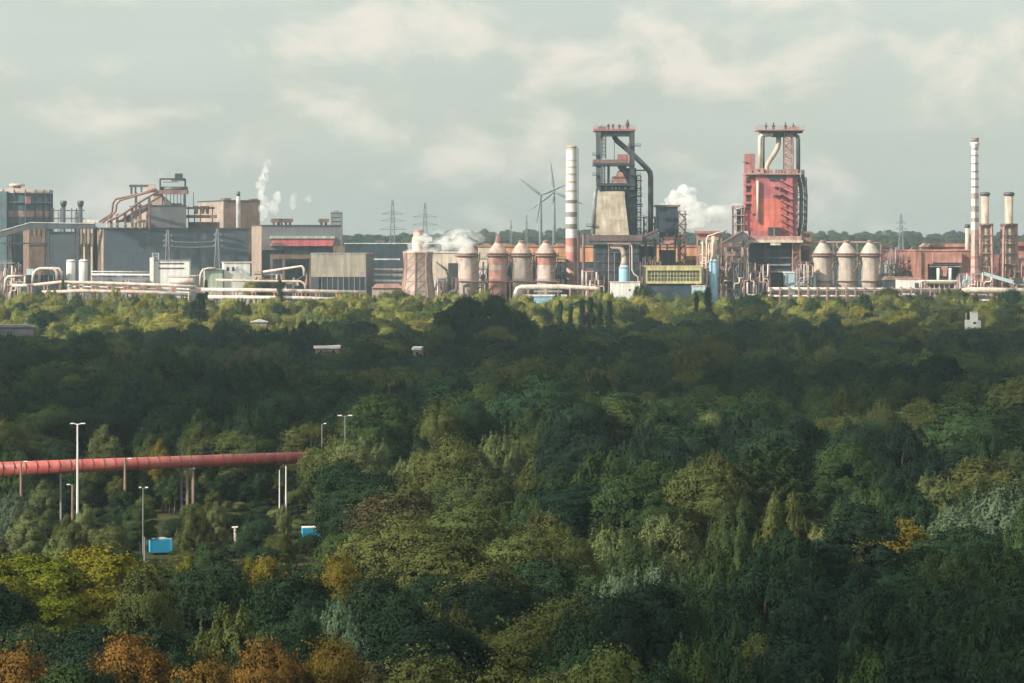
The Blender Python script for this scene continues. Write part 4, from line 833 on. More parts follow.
for k, (pts, lab) in enumerate(((((168, 246), (192, 249), (217.5, 246)), 'upper power cable slung between the two pylons at the blue hall'), (((168, 241), (192, 244), (217.5, 241)), 'lower power cable slung between the two pylons at the blue hall'))):
    t = T('power_cable', lab, 'power cable', 168, 1500)
    q = [(168+49.5*i/10, (241 if k == 0 else 246)+1.2*(1-((i-5)/5)**2), 0) for i in range(11)]
    t.tube('wire', q, .12, 'galvanised', seg=5)
# ------------------------------------------------------------------ ground
def simple_noise_mat(name, a, b, scale, rough=1.0):
    m = bpy.data.materials.new(name); nt, N, L = nodes_of(m)
    out = N.new('ShaderNodeOutputMaterial'); bs = N.new('ShaderNodeBsdfDiffuse'); L.new(bs.outputs[0], out.inputs[0])
    tc = N.new('ShaderNodeTexCoord'); n = N.new('ShaderNodeTexNoise'); n.inputs['Scale'].default_value = scale; n.inputs['Detail'].default_value = 8
    L.new(tc.outputs['Object'], n.inputs['Vector'])
    mx = N.new('ShaderNodeMix'); mx.data_type = 'RGBA'; mx.inputs[6].default_value = (*a, 1); mx.inputs[7].default_value = (*b, 1)
    mr = N.new('ShaderNodeMapRange'); mr.inputs['From Min'].default_value = .35; mr.inputs['From Max'].default_value = .65
    L.new(n.outputs[0], mr.inputs['Value']); L.new(mr.outputs[0], mx.inputs[0]); L.new(mx.outputs[2], bs.inputs[0])
    return m
M['ground'] = simple_noise_mat('ground', (0.035, 0.045, 0.02), (0.075, 0.07, 0.035), .08)
xs = np.concatenate([np.linspace(-2300, -500, 25), np.linspace(-480, 480, 97), np.linspace(500, 2300, 25)])
ys = np.concatenate([np.linspace(-250, 1380, 110), np.linspace(1390, 1460, 24), np.linspace(1480, 1900, 15), np.linspace(1930, 4400, 70)])
mb = MB(); nx = len(xs)
for y in ys:
    for x in xs: mb.v.append((x, y, ground(x, y)))
for j in range(len(ys)-1):
    for i in range(nx-1): mb.face([j*nx+i, j*nx+i+1, (j+1)*nx+i+1, (j+1)*nx+i], 0, True)
tag(mb.build('ground', 'ground'), kind='structure')

# ------------------------------------------------------------------ trees
def leaf_mat():
    m = bpy.data.materials.new('leaves'); nt, N, L = nodes_of(m)
    out = N.new('ShaderNodeOutputMaterial')
    oi = N.new('ShaderNodeObjectInfo')
    at = N.new('ShaderNodeAttribute'); at.attribute_type = 'INSTANCER'; at.attribute_name = 'tint'
    ah = N.new('ShaderNodeAttribute'); ah.attribute_type = 'INSTANCER'; ah.attribute_name = 'tinted'
    mx = N.new('ShaderNodeMix'); mx.data_type = 'RGBA'; L.new(ah.outputs['Fac'], mx.inputs[0]); L.new(oi.outputs['Color'], mx.inputs[6]); L.new(at.outputs['Color'], mx.inputs[7])
    tc = N.new('ShaderNodeTexCoord'); n = N.new('ShaderNodeTexNoise'); n.inputs['Scale'].default_value = .55; n.inputs['Detail'].default_value = 5; n.inputs['Roughness'].default_value = .7
    ad = N.new('ShaderNodeVectorMath'); ad.operation = 'ADD'; L.new(tc.outputs['Object'], ad.inputs[0])
    mu = N.new('ShaderNodeMath'); mu.operation = 'MULTIPLY'; mu.inputs[1].default_value = 60; L.new(oi.outputs['Random'], mu.inputs[0])
    L.new(mu.outputs[0], ad.inputs[1]); L.new(ad.outputs[0], n.inputs['Vector'])
    mr = N.new('ShaderNodeMapRange'); mr.inputs['From Min'].default_value = .3; mr.inputs['From Max'].default_value = .72; mr.inputs['To Min'].default_value = .55; mr.inputs['To Max'].default_value = 1.5
    L.new(n.outputs[0], mr.inputs['Value'])
    hs = N.new('ShaderNodeHueSaturation'); L.new(mx.outputs[2], hs.inputs['Color']); L.new(mr.outputs[0], hs.inputs['Value'])
    hr = N.new('ShaderNodeMapRange'); hr.inputs['To Min'].default_value = .485; hr.inputs['To Max'].default_value = .515; L.new(oi.outputs['Random'], hr.inputs['Value']); L.new(hr.outputs[0], hs.inputs['Hue'])
    d = N.new('ShaderNodeBsdfDiffuse'); tr = N.new('ShaderNodeBsdfTranslucent'); ms = N.new('ShaderNodeMixShader'); ms.inputs[0].default_value = .12
    L.new(hs.outputs[0], d.inputs[0]); L.new(hs.outputs[0], tr.inputs[0]); L.new(d.outputs[0], ms.inputs[1]); L.new(tr.outputs[0], ms.inputs[2])
    L.new(ms.outputs[0], out.inputs[0])
    return m
M['leaves'] = leaf_mat()
def unit(n, g):
    d = g.normal(size=(n, 3)); return d/np.linalg.norm(d, axis=1)[:, None]
def leaf_mesh(name, pos, nor, lw, ll, up, g):
    n = len(pos)
    nor = nor/np.maximum(np.linalg.norm(nor, axis=1), 1e-6)[:, None]; soft = nor
    nor = nor+unit(n, g)*.62; nor = nor/np.maximum(np.linalg.norm(nor, axis=1), 1e-6)[:, None]
    ref = unit(n, g)
    if up: ref = ref*.45+np.array([0, 0, 1.0])
    a = ref-nor*np.sum(ref*nor, axis=1)[:, None]; a /= np.maximum(np.linalg.norm(a, axis=1), 1e-6)[:, None]
    b = np.cross(nor, a)
    sc = g.uniform(.65, 1.35, size=(n, 1))
    a = a*ll*sc/2; b = b*lw*sc/2
    v = np.empty((n, 4, 3)); v[:, 0] = pos-a; v[:, 1] = pos-b-a*.1; v[:, 2] = pos+a; v[:, 3] = pos+b-a*.1
    me = bpy.data.meshes.new(name)
    me.vertices.add(n*4); me.vertices.foreach_set('co', v.reshape(-1).astype(np.float32))
    me.loops.add(n*4); me.loops.foreach_set('vertex_index', np.arange(n*4, dtype=np.int32))
    me.polygons.add(n); me.polygons.foreach_set('loop_start', np.arange(0, n*4, 4, dtype=np.int32)); me.polygons.foreach_set('loop_total', np.full(n, 4, dtype=np.int32))
    me.materials.append(M['leaves']); me.polygons.foreach_set('use_smooth', np.ones(n, dtype=bool)); me.update(calc_edges=True); me.validate()
    me.normals_split_custom_set_from_vertices(np.repeat(soft, 4, axis=0))     # leaves of a spray catch the light alike
    return me
# nominal tree: 18 m high, 11 m wide, foot at the origin
def crown(kind, seed):
    g = np.random.default_rng(seed); P_ = []; N_ = []; L_ = []
    up = False; lw, ll = .19, .27
    if kind == 'round':
        K = 34; n = 42000; c0 = np.array([0, 0, 10.6]); env = np.array([5.5, 5.5, 7.4])
        d = unit(K*3, g); d = d[d[:, 2] > -.62][:K]
        rad = g.uniform(.46, .80, size=(len(d), 1))
        cen = c0+d*env*rad; r = g.uniform(1.2, 2.5, size=len(d)); zs = g.uniform(.7, 1.0, size=len(d))
        lim = 1.0
    elif kind == 'feathery':
        K = 70; n = 42000; c0 = np.array([0, 0, 9.6]); env = np.array([5.3, 5.3, 8.4]); up = True; lw, ll = .13, .34
        d = unit(K*3, g); d = d[d[:, 2] > -.6][:K]
        cen = c0+d*env*g.uniform(.45, .86, size=(len(d), 1)); r = g.uniform(.75, 1.4, size=len(d)); zs = g.uniform(1.5, 2.5, size=len(d))
    elif kind == 'birch':
        K = 60; n = 34000; c0 = np.array([0, 0, 9.5]); up = True; lw, ll = .17, .28
        t_ = g.uniform(.12, 1, size=K)**.9; w = 5.0*np.sin(np.clip((1-t_)*1.25+.08, 0, 1)*PI/1.9)
        a = g.uniform(0, 2*PI, size=K); rr = g.uniform(.3, .85, size=K)
        cen = np.stack([w*rr*np.cos(a), w*rr*np.sin(a), 2.2+t_*14.6], 1); r = g.uniform(.8, 1.35, size=K); zs = g.uniform(1.0, 1.7, size=K); env = np.array([5., 5, 8])
    elif kind == 'columnar':
        K = 60; n = 9000; c0 = np.array([0, 0, 9]); up = True; lw, ll = .3, .5
        t_ = g.uniform(.05, 1, size=K); w = 4.2*np.sin(np.clip(.25+t_*.72, 0, 1)*PI)**.8
        a = g.uniform(0, 2*PI, size=K); rr = g.uniform(.2, .8, size=K)
        cen = np.stack([w*rr*np.cos(a), w*rr*np.sin(a), 1+t_*16.2], 1); r = g.uniform(.8, 1.4, size=K); zs = g.uniform(1.2, 1.9, size=K); env = np.array([4., 4, 9])
    if kind == 'spreading':
        K = 58; n = 36000; lw, ll = .16, .28; c0 = np.array([0, 0, 8.])
        for k in range(K):
            t_ = (k+.5)/K; a = k*2.39996+g.uniform(-.3, .3)
            ln = 6.0*(math.sin(min(1, .28+t_*.72)*PI*.92)**.7)*g.uniform(.8, 1.1); el = math.radians(18+48*t_+g.uniform(-8, 8))
            m_ = n//K; s_ = g.uniform(.2, 1, size=m_)**.8
            base = np.array([0, 0, 2.5+t_*12.0])
            dv = np.array([math.cos(a)*math.cos(el), math.sin(a)*math.cos(el), math.sin(el)])
            sd = np.cross(dv, [0, 0, 1]); sd /= np.linalg.norm(sd)
            off = g.normal(size=(m_, 1))*(.55*(1.15-s_[:, None]))*ln*.28
            p = base+dv*ln*s_[:, None]+sd*off+np.array([0, 0, 1])*(g.normal(size=(m_, 1))*.22-np.abs(off)*.35)
            P_.append(p); N_.append(np.array([0, 0, 1.])*.9+dv*.5+unit(m_, g)*.4)
        P_ = np.concatenate(P_); N_ = np.concatenate(N_)
    else:
        wts = r**2*zs**.5; cnt = np.maximum(20, (n*wts/wts.sum()).astype(int))
        for k in range(len(cen)):
            d = unit(cnt[k], g); d[:, 2] = np.where(d[:, 2] < -.4, -d[:, 2], d[:, 2])
            u = g.uniform(.62, 1.06, size=(cnt[k], 1))
            # ragged lobes: pull leaves in and out by a cheap angular noise
            wob = 1+.16*np.sin(d[:, :1]*7+k)+.14*np.sin(d[:, 1:2]*9+2*k)+.1*np.sin(d[:, 2:]*11+k)
            p = cen[k]+d*np.array([r[k], r[k], r[k]*zs[k]])*u*wob
            if kind == 'feathery':     # plumes taper to a point
                p[:, :2] = cen[k][:2]+(p[:, :2]-cen[k][:2])*(1-.72*np.clip((p[:, 2:]-cen[k][2])/(r[k]*zs[k]), 0, 1))
            P_.append(p); gd = (p-c0)/env
            N_.append(d*.65+gd*.75+unit(cnt[k], g)*.28)
        P_ = np.concatenate(P_); N_ = np.concatenate(N_)
        if kind == 'round':   # a few loose sprays on the outline
            m_ = 2600; d = unit(m_, g); d = d[d[:, 2] > -.3]; p = c0+d*env*g.uniform(.88, 1.05, size=(len(d), 1)); keep = np.sin(p[:, 0]*2.1)+np.sin(p[:, 1]*2.4+seed)+np.sin(p[:, 2]*2.2) > .7
            P_ = np.concatenate([P_, p[keep]]); N_ = np.concatenate([N_, d[keep]+unit(int(keep.sum()), g)*.8])
    top = P_[:, 2].max(); P_ = P_*np.array([1, 1, 18/top])
    return leaf_mesh(kind+'_crown', P_, N_, lw, ll, up, g)
def trunk_mesh(kind, seed):
    q = random.Random(seed); mb = MB()
    h = {'round': 12, 'feathery': 13, 'birch': 16, 'columnar': 15, 'spreading': 15}[kind]
    pts = [Vector((0, 0, -.6))]
    for i in range(1, 7): pts.append(Vector((q.uniform(-.25, .25)*i*.4, q.uniform(-.25, .25)*i*.4, h*i/6)))
    mb.tube(pts, [.42, .34, .28, .23, .18, .12, .05], 9)
    for k in range(9):
        a = k*2.4+q.uniform(-.4, .4); z = h*q.uniform(.25, .8); ln = q.uniform(2.2, 4) if kind != 'columnar' else 1.4
        b = Vector((0, 0, z)); e = b+Vector((math.cos(a)*ln, math.sin(a)*ln, ln*q.uniform(.5, 1.1))); mid = (b+e)/2+Vector((0, 0, -.25))
        mb.tube([b, mid, e], [.15, .1, .04], 6)
    o = mb.build('trunk', 'bark'); me = o.data; bpy.data.objects.remove(o); return me
KINDS = ['round', 'round', 'round', 'feathery', 'feathery', 'birch', 'columnar', 'spreading']
VAR = {}
PROTO = []
for i, k in enumerate(KINDS):
    PROTO.append((crown(k, 100+i), trunk_mesh(k, 50+i))); VAR.setdefault(k, []).append(i)
C_ = {'dark green': (0.022, 0.043, 0.021), 'mid green': (0.044, 0.070, 0.025), 'olive green': (0.076, 0.090, 0.028), 'pale green': (0.125, 0.150, 0.058), 'silvery green': (0.095, 0.140, 0.082),
      'yellow green': (0.145, 0.150, 0.016), 'golden': (0.14, 0.112, 0.020), 'rusty orange': (0.145, 0.088, 0.021), 'brownish': (0.070, 0.062, 0.030), 'blackish green': (0.015, 0.030, 0.019), 'sun-brightened green': (0.235, 0.235, 0.060)}  # last entry carries the far band's sunlight in a raised leaf colour
FORM = {'round': 'rounded', 'feathery': 'feathery', 'birch': 'tapering', 'columnar': 'columnar', 'spreading': 'fan-branched'}
NAME = {'round': 'broadleaf_tree', 'feathery': 'willow_tree', 'birch': 'birch_tree', 'columnar': 'poplar_tree', 'spreading': 'spreading_tree'}
TREES = []   # x, y, h, w, kind, colour, hand-placed
def put(px, top, wpx, d, kind, col):
    x = (px-512)*d/F; g = ground(x, d)
    TREES.append([x, d, H-(top-HY)*d/F-g, wpx*d/F, kind, col, True])
for a in (
 # lowest ranks
 (22, 630, 100, 222, 'round', 'rusty orange'), (88, 650, 90, 215, 'round', 'dark green'), (130, 628, 110, 224, 'round', 'rusty orange'), (205, 640, 90, 212, 'round', 'rusty orange'), (262, 634, 90, 222, 'round', 'rusty orange'), (322, 632, 100, 226, 'round', 'rusty orange'), (372, 655, 100, 214, 'birch', 'brownish'),
 (180, 672, 90, 203, 'round', 'dark green'), (430, 640, 130, 225, 'round', 'olive green'), (500, 650, 120, 216, 'round', 'olive green'), (560, 655, 110, 212, 'round', 'olive green'), (610, 640, 110, 222, 'round', 'olive green'), (660, 660, 110, 210, 'round', 'dark green'), (690, 628, 110, 232, 'feathery', 'mid green'), (740, 640, 110, 225, 'feathery', 'dark green'), (800, 632, 120, 232, 'round', 'blackish green'), (868, 640, 110, 225, 'feathery', 'mid green'), (925, 645, 120, 222, 'round', 'blackish green'), (985, 640, 120, 225, 'feathery', 'dark green'), (1030, 630, 110, 230, 'round', 'dark green'),
 (232, 598, 112, 252, 'feathery', 'olive green'), (160, 612, 90, 245, 'round', 'dark green'), (100, 620, 110, 248, 'round', 'dark green'), (30, 618, 110, 252, 'round', 'dark green'), (300, 606, 80, 250, 'round', 'dark green'), (335, 590, 100, 262, 'feathery', 'silvery green'), (385, 600, 90, 256, 'feathery', 'silvery green'), (445, 598, 130, 262, 'feathery', 'olive green'), (520, 610, 110, 250, 'round', 'olive green'), (575, 592, 110, 262, 'round', 'olive green'),
 # ranks behind
 (40, 548, 130, 292, 'round', 'yellow green'), (100, 541, 130, 298, 'round', 'yellow green'), (-10, 552, 100, 288, 'round', 'yellow green'), (145, 566, 80, 285, 'round', 'olive green'), (212, 548, 110, 300, 'round', 'dark green'), (272, 552, 64, 305, 'round', 'golden'), (332, 545, 70, 310, 'round', 'golden'), (185, 553, 50, 312, 'birch', 'yellow green'), (250, 553, 50, 318, 'birch', 'yellow green'), (378, 565, 90, 296, 'round', 'dark green'),
 (395, 505, 120, 345, 'round', 'olive green'), (462, 492, 130, 352, 'round', 'olive green'), (440, 535, 130, 318, 'round', 'olive green'), (520, 520, 110, 330, 'round', 'olive green'), (545, 555, 110, 300, 'round', 'dark green'), (350, 520, 80, 350, 'round', 'mid green'), (480, 560, 120, 292, 'round', 'olive green'),
 (580, 478, 140, 392, 'round', 'blackish green'), (545, 500, 90, 372, 'round', 'dark green'), (665, 508, 96, 360, 'feathery', 'pale green'), (630, 530, 80, 335, 'feathery', 'mid green'), (620, 565, 90, 292, 'feathery', 'silvery green'), (662, 556, 90, 302, 'feathery', 'silvery green'), (712, 540, 80, 322, 'feathery', 'mid green'), (700, 585, 90, 275, 'feathery', 'mid green'),
 (775, 441, 134, 408, 'spreading', 'mid green'), (770, 548, 150, 298, 'feathery', 'dark green'), (745, 590, 110, 265, 'feathery', 'dark green'), (825, 575, 110, 278, 'round', 'blackish green'), (735, 520, 72, 345, 'feathery', 'mid green'), (790, 524, 72, 350, 'feathery', 'olive green'),
 (850, 506, 110, 362, 'feathery', 'pale green'), (905, 516, 100, 352, 'birch', 'golden'), (960, 500, 110, 360, 'feathery', 'silvery green'), (1010, 478, 120, 372, 'feathery', 'silvery green'), (945, 545, 110, 310, 'feathery', 'mid green'), (1000, 540, 120, 312, 'feathery', 'mid green'), (890, 560, 110, 300, 'round', 'dark green'), (960, 590, 110, 266, 'feathery', 'dark green'), (870, 590, 90, 270, 'round', 'blackish green'), (1020, 590, 100, 268, 'round', 'dark green'),
 # pale rank in the middle
 (425, 446, 90, 462, 'feathery', 'pale green'), (470, 455, 70, 452, 'feathery', 'pale green'), (500, 428, 70, 478, 'feathery', 'pale green'), (545, 452, 80, 455, 'feathery', 'olive green'), (610, 450, 80, 455, 'round', 'olive green'), (660, 462, 80, 440, 'feathery', 'olive green'), (705, 455, 80, 448, 'round', 'olive green'), (365, 430, 70, 470, 'feathery', 'pale green'), (390, 470, 70, 425, 'feathery', 'mid green'), (440, 480, 70, 412, 'round', 'mid green'), (340, 455, 60, 440, 'birch', 'olive green'), (930, 470, 80, 425, 'feathery', 'pale green'), (985, 455, 90, 440, 'round', 'olive green'), (870, 462, 70, 430, 'feathery', 'olive green'), (845, 440, 70, 452, 'round', 'dark green'),
 # behind the red pipe
 (104, 422, 52, 525, 'birch', 'pale green'), (152, 432, 56, 520, 'birch', 'olive green'), (160, 436, 30, 516, 'birch', 'golden'), (250, 434, 50, 528, 'birch', 'pale green'), (322, 424, 46, 535, 'birch', 'olive green'), (60, 440, 50, 520, 'round', 'dark green'), (15, 446, 56, 505, 'feathery', 'mid green'), (205, 432, 54, 530, 'round', 'mid green'), (288, 440, 50, 520, 'feathery', 'mid green'),
 (334, 428, 74, 470, 'round', 'olive green'), (318, 446, 34, 474, 'round', 'mid green'), (350, 437, 62, 452, 'round', 'pale green'),
 # young trees in the clearing
 (30, 508, 58, 420, 'birch', 'pale green'), (68, 512, 44, 418, 'birch', 'olive green'), (86, 502, 38, 428, 'birch', 'pale green'), (12, 488, 60, 432, 'feathery', 'silvery green'), (140, 503, 46, 430, 'round', 'mid green'), (194, 504, 46, 425, 'feathery', 'olive green'), (216, 500, 34, 432, 'birch', 'pale green'), (251, 512, 30, 440, 'birch', 'dark green'), (258, 514, 46, 420, 'round', 'dark green'), (284, 502, 26, 448, 'birch', 'pale green'), (316, 500, 28, 478, 'birch', 'pale green'), (110, 520, 40, 412, 'round', 'olive green'), (348, 498, 50, 430, 'round', 'dark green'), (44, 478, 44, 462, 'birch', 'pale green'), (120, 488, 30, 455, 'round', 'dark green'), (210, 540, 40, 392, 'round', 'mid green'), (282, 528, 36, 402, 'round', 'olive green'), (179, 547, 22, 428, 'round', 'mid green'), (126, 545, 34, 385, 'round', 'dark green'), (340, 530, 50, 385, 'round', 'mid green'), (60, 532, 50, 398, 'feathery', 'pale green'), (262, 545, 50, 380, 'round', 'dark green'),
 # tall dark group and poplars by the works
 (450, 303, 46, 900, 'round', 'dark green'), (471, 293, 50, 910, 'round', 'dark green'), (496, 291, 50, 915, 'round', 'dark green'), (518, 302, 42, 905, 'round', 'dark green'), (440, 322, 36, 890, 'round', 'mid green'), (482, 318, 44, 895, 'round', 'dark green'), (540, 362, 52, 700, 'round', 'brownish'),
 (201, 291, 26, 1130, 'columnar', 'blackish green'), (193, 300, 16, 1135, 'columnar', 'blackish green'), (561, 299, 13, 1110, 'columnar', 'dark green'), (571, 302, 12, 1115, 'columnar', 'dark green'), (582, 297, 15, 1110, 'columnar', 'blackish green'), (591, 295, 14, 1120, 'columnar', 'blackish green'), (600, 301, 13, 1115, 'columnar', 'dark green'), (610, 299, 15, 1110, 'columnar', 'blackish green'), (697, 291, 13, 1130, 'columnar', 'blackish green'), (707, 286, 20, 1130, 'columnar', 'blackish green'), (63, 279, 8, 1442, 'columnar', 'mid green'), (280, 279, 12, 1440, 'columnar', 'dark green'),
 (250, 279, 20, 1464, 'round', 'sun-brightened green'), (263, 277, 22, 1466, 'round', 'mid green'), (277, 278, 20, 1466, 'round', 'mid green'), (206, 279, 9, 1470, 'columnar', 'dark green')):
    put(*a)
SPOT = {}
def clear_at(x, y, w, k=.36):
    for t_ in TREES:
        if abs(t_[0]-x) < 16 and abs(t_[1]-y) < 16 and (t_[0]-x)**2+(t_[1]-y)**2 < (k*(w+t_[3]))**2: return False
    return True
def pick_col(x, y, px, q):
    r = q.random(); nz = math.sin(x/31+y/47)+math.sin(x/57-y/29+1.3)
    if y > 1040+60*math.sin(x/60): return ('sun-brightened green' if r < .5 else 'olive green' if r < .66 else 'yellow green' if r < .72 else 'pale green' if r < .8 else 'mid green' if r < .92 else 'dark green')  # far belt mixes in the leaf colour brightened to look sunlit
    if nz > .75: return 'olive green' if r < .5 else 'mid green' if r < .85 else 'pale green' if r < .97 else 'brownish'
    if nz < -.8: return 'blackish green' if r < .55 else 'dark green'
    return 'dark green' if r < .48 else 'mid green' if r < .78 else 'olive green' if r < .92 else 'blackish green'
WOOD = []
q = random.Random(5)
MAX_OWN = 292
y = 196.0
while y < 1408:
    half = 512*y/F; step = 10.6
    x = -half-(26 if y < 1000 else 60)+q.uniform(0, 6)
    while x < half+(26 if y < 1000 else 60):
        xx = x+q.uniform(-3.4, 3.4); yy = y+q.uniform(-3.8, 3.8); px = xx*F/yy+512
        w = q.uniform(9.5, 16); h = q.uniform(15, 19.5)
        h = q.uniform(13, 20.5)
        if y > 1150: h = q.uniform(15.5, 22.5)+2.0*smooth(1230, 1330, y); w = q.uniform(8, 14)
        kind = q.choices(['round', 'feathery', 'birch'], [.66, .2, .14])[0]
        if px > 600 and yy < 460 and q.random() < .45: kind = 'feathery'
        nz2 = math.sin(xx/23+yy/38)+math.sin(xx/41-yy/27+2)
        if yy > 430:
            h += 1.4*nz2
            if q.random() < .12: h += 3.5; w *= 1.45
        ok = clear_at(xx, yy, w) and not (yy > 430 and nz2 < -1.35 and q.random() < .7)
        cap = 99
        if px < 335 and 322 < yy < 508:
            ok = ok and q.random() < .55 and abs(yy-(478+px*.09)) > 9
            w = q.uniform(4, 6.5); h = q.uniform(4, 7)
        if yy < 330 and px < 350: cap = H-(552-HY)*yy/F
        if px < 350 and yy < 250: cap = H-(630-HY)*yy/F
        if 590 < px and yy < 300: cap = H-(560-HY)*yy/F
        h = min(h, cap)
        for rx, ry, rw, rz in ((327, 960, 12, 12.2), (420, 940, 8, 12.3), (259, 1090, 7, 16.7), (974, 1130, 8, 14.5), (12, 1030, 24, 16.4)):     # gaps in front of roofs
            if abs(px-rx) < rw+w*.45*F/yy and ry-330 < yy < ry+3: h = min(h, rz+(ry-yy)*.040-.6)
            if abs(px-rx) < rw and ry-3 <= yy < ry+16: ok = False
        if ok and h > 3:
            own = abs(px-512) < 512+w*.45*F/yy and H-(ground(xx, yy)+h) > 0 and HY+(H-h)*F/yy < 676
            rec = [xx, yy, h, w, kind, pick_col(xx, yy, px, q), False]
            if own and len(TREES) < MAX_OWN and yy < 620: TREES.append(rec)
            else: WOOD.append(rec)
        x += step
    y += 10.2
# labels that single each tree out
LAND = ((0, 'the gasholder'), (58, 'the twin silos'), (125, 'the roof gantry'), (196, 'the slender grey chimney'), (255, 'the pink-banded hall'), (345, 'the cooling tower'), (450, 'the four stoves'), (560, 'the striped chimney'), (590, 'the dark furnace'), (642, 'the yellow-framed building'), (702, 'the pink steelwork'), (744, 'the red furnace'), (808, 'the pale stoves'), (884, 'the red-brown hall'), (964, 'the capped stacks'), (9e9, ''))
RANK = ((640, 'lowest rank'), (600, 'second lowest rank'), (565, 'third lowest rank'), (530, 'fourth lowest rank'), (495, 'fifth lowest rank'), (462, 'sixth lowest rank'), (430, 'seventh lowest rank'), (390, 'dark middle of the wood'), (340, 'upper middle of the wood'), (0, 'far edge of the wood'))
ORD = ['', 'first', 'second', 'third', 'fourth', 'fifth', 'sixth', 'seventh', 'eighth', 'ninth', 'tenth', 'eleventh', 'twelfth']
cells = {}
for t_ in TREES:
    px = min(1023, max(0, t_[0]*F/t_[1]+512)); top = HY+(H-t_[2]-ground(t_[0], t_[1]))*F/t_[1]
    land = [n for (a, n), (b, _) in zip(LAND, LAND[1:]) if a <= px < b][0]; rank = [n for a, n in RANK if top >= a][0]
    size = 'young ' if t_[2] < 9 else ''
    if t_[1] > 1430: txt = f"{size}{t_[5]} {FORM[t_[4]]} tree among the pipelines below {land}"
    else: txt = f"{size}{t_[5]} {FORM[t_[4]]} tree, {rank}, below {land}"
    cells.setdefault(txt, []).append((px, t_))
LAB = {}
for txt, v in cells.items():
    v.sort(key=lambda p: p[0])
    for i, (px, t_) in enumerate(v):
        if len(v) == 1: LAB[id(t_)] = txt
        elif len(v) == 2: LAB[id(t_)] = txt+(', left' if i == 0 else ', right')+' of two'
        else: LAB[id(t_)] = txt+', '+('leftmost' if i == 0 else 'rightmost' if i == len(v)-1 else ORD[i+1]+' from left')
used = {}
for t_ in TREES:
    x, y, h, w, kind, col, hand = t_
    vs = VAR[kind]; i = vs[q.randrange(len(vs))]
    o = bpy.data.objects.new(NAME[kind], None); COL.objects.link(o)
    o.location = (x, y, ground(x, y)); o.rotation_euler.z = q.uniform(0, 2*PI)
    wn = 8.4 if kind == 'columnar' else 11.0
    o.scale = (w/wn, w/wn*q.uniform(.9, 1.1), h/18)
    tag(o, LAB[id(t_)], 'tree', 'trees of the wood')
    c = bpy.data.objects.new('crown', PROTO[i][0]); COL.objects.link(c); c.parent = o
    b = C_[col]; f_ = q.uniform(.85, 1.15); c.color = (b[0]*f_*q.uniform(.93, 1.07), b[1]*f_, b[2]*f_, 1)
    k = bpy.data.objects.new('trunk', PROTO[i][1]); COL.objects.link(k); k.parent = o
    used.setdefault(i, (c, k))

def wood(name, recs):
    """one mass of trees beyond those one can tell apart, scattered with geometry nodes from the crowns and trunks above"""
    me = bpy.data.meshes.new(name); n = len(recs)
    me.vertices.add(n); me.vertices.foreach_set('co', np.array([(r[0], r[1], ground(r[0], r[1])) for r in recs], dtype=np.float32).reshape(-1))
    ids = []; sc = []; rot = []; tint = []
    for r in recs:
        vs = VAR[r[4]]; vs = [v for v in vs if v in used]; ids.append(vs[q.randrange(len(vs))]); wn = 8.4 if r[4] == 'columnar' else 11.0
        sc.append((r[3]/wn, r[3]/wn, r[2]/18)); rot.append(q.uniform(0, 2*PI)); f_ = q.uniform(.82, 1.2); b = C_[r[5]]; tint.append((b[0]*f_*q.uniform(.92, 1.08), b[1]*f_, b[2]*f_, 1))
    for nm, ty, dat, key in (('pick', 'INT', ids, 'value'), ('size', 'FLOAT_VECTOR', sc, 'vector'), ('spin', 'FLOAT', rot, 'value'), ('tint', 'FLOAT_COLOR', tint, 'color'), ('tinted', 'FLOAT', [1.0]*n, 'value')):
        a = me.attributes.new(nm, ty, 'POINT'); a.data.foreach_set(key, np.array(dat).reshape(-1).astype(np.int32 if ty == 'INT' else np.float32))
    o = bpy.data.objects.new(name, me); COL.objects.link(o); me.materials.append(M['leaves'])
    ng = bpy.data.node_groups.new(name, 'GeometryNodeTree')
    ng.interface.new_socket('Geometry', in_out='INPUT', socket_type='NodeSocketGeometry'); ng.interface.new_socket('Geometry', in_out='OUTPUT', socket_type='NodeSocketGeometry')
    N = ng.nodes; L = ng.links; gi = N.new('NodeGroupInput'); go = N.new('NodeGroupOutput'); jn = N.new('GeometryNodeJoinGeometry'); L.new(jn.outputs[0], go.inputs[0])
    def attr(nm, ty):
        a = N.new('GeometryNodeInputNamedAttribute'); a.data_type = ty; a.inputs[0].default_value = nm; return a.outputs[0]
    pk = attr('pick', 'INT'); sz = attr('size', 'FLOAT_VECTOR'); sp = attr('spin', 'FLOAT'); cb = N.new('ShaderNodeCombineXYZ'); L.new(sp, cb.inputs[2])
    for i in sorted(set(ids)):
        cmp = N.new('FunctionNodeCompare'); cmp.data_type = 'INT'; cmp.operation = 'EQUAL'
        ia = [s_ for s_ in cmp.inputs if s_.enabled and s_.type == 'INT']; L.new(pk, ia[0]); ia[1].default_value = i
        for ob in used[i]:
            oi = N.new('GeometryNodeObjectInfo'); oi.transform_space = 'ORIGINAL'; oi.inputs['Object'].default_value = ob; oi.inputs['As Instance'].default_value = True
            ip = N.new('GeometryNodeInstanceOnPoints'); L.new(gi.outputs[0], ip.inputs['Points']); L.new(cmp.outputs[0], ip.inputs['Selection']); L.new(oi.outputs['Geometry'], ip.inputs['Instance'])
            L.new(cb.outputs[0], ip.inputs['Rotation']); L.new(sz, ip.inputs['Scale']); L.new(ip.outputs[0], jn.inputs[0])
    md = o.modifiers.new('scatter', 'NODES'); md.node_group = ng
    return o
tag(wood('woodland', WOOD), kind='stuff')
FAR = []
yy = 2950.0
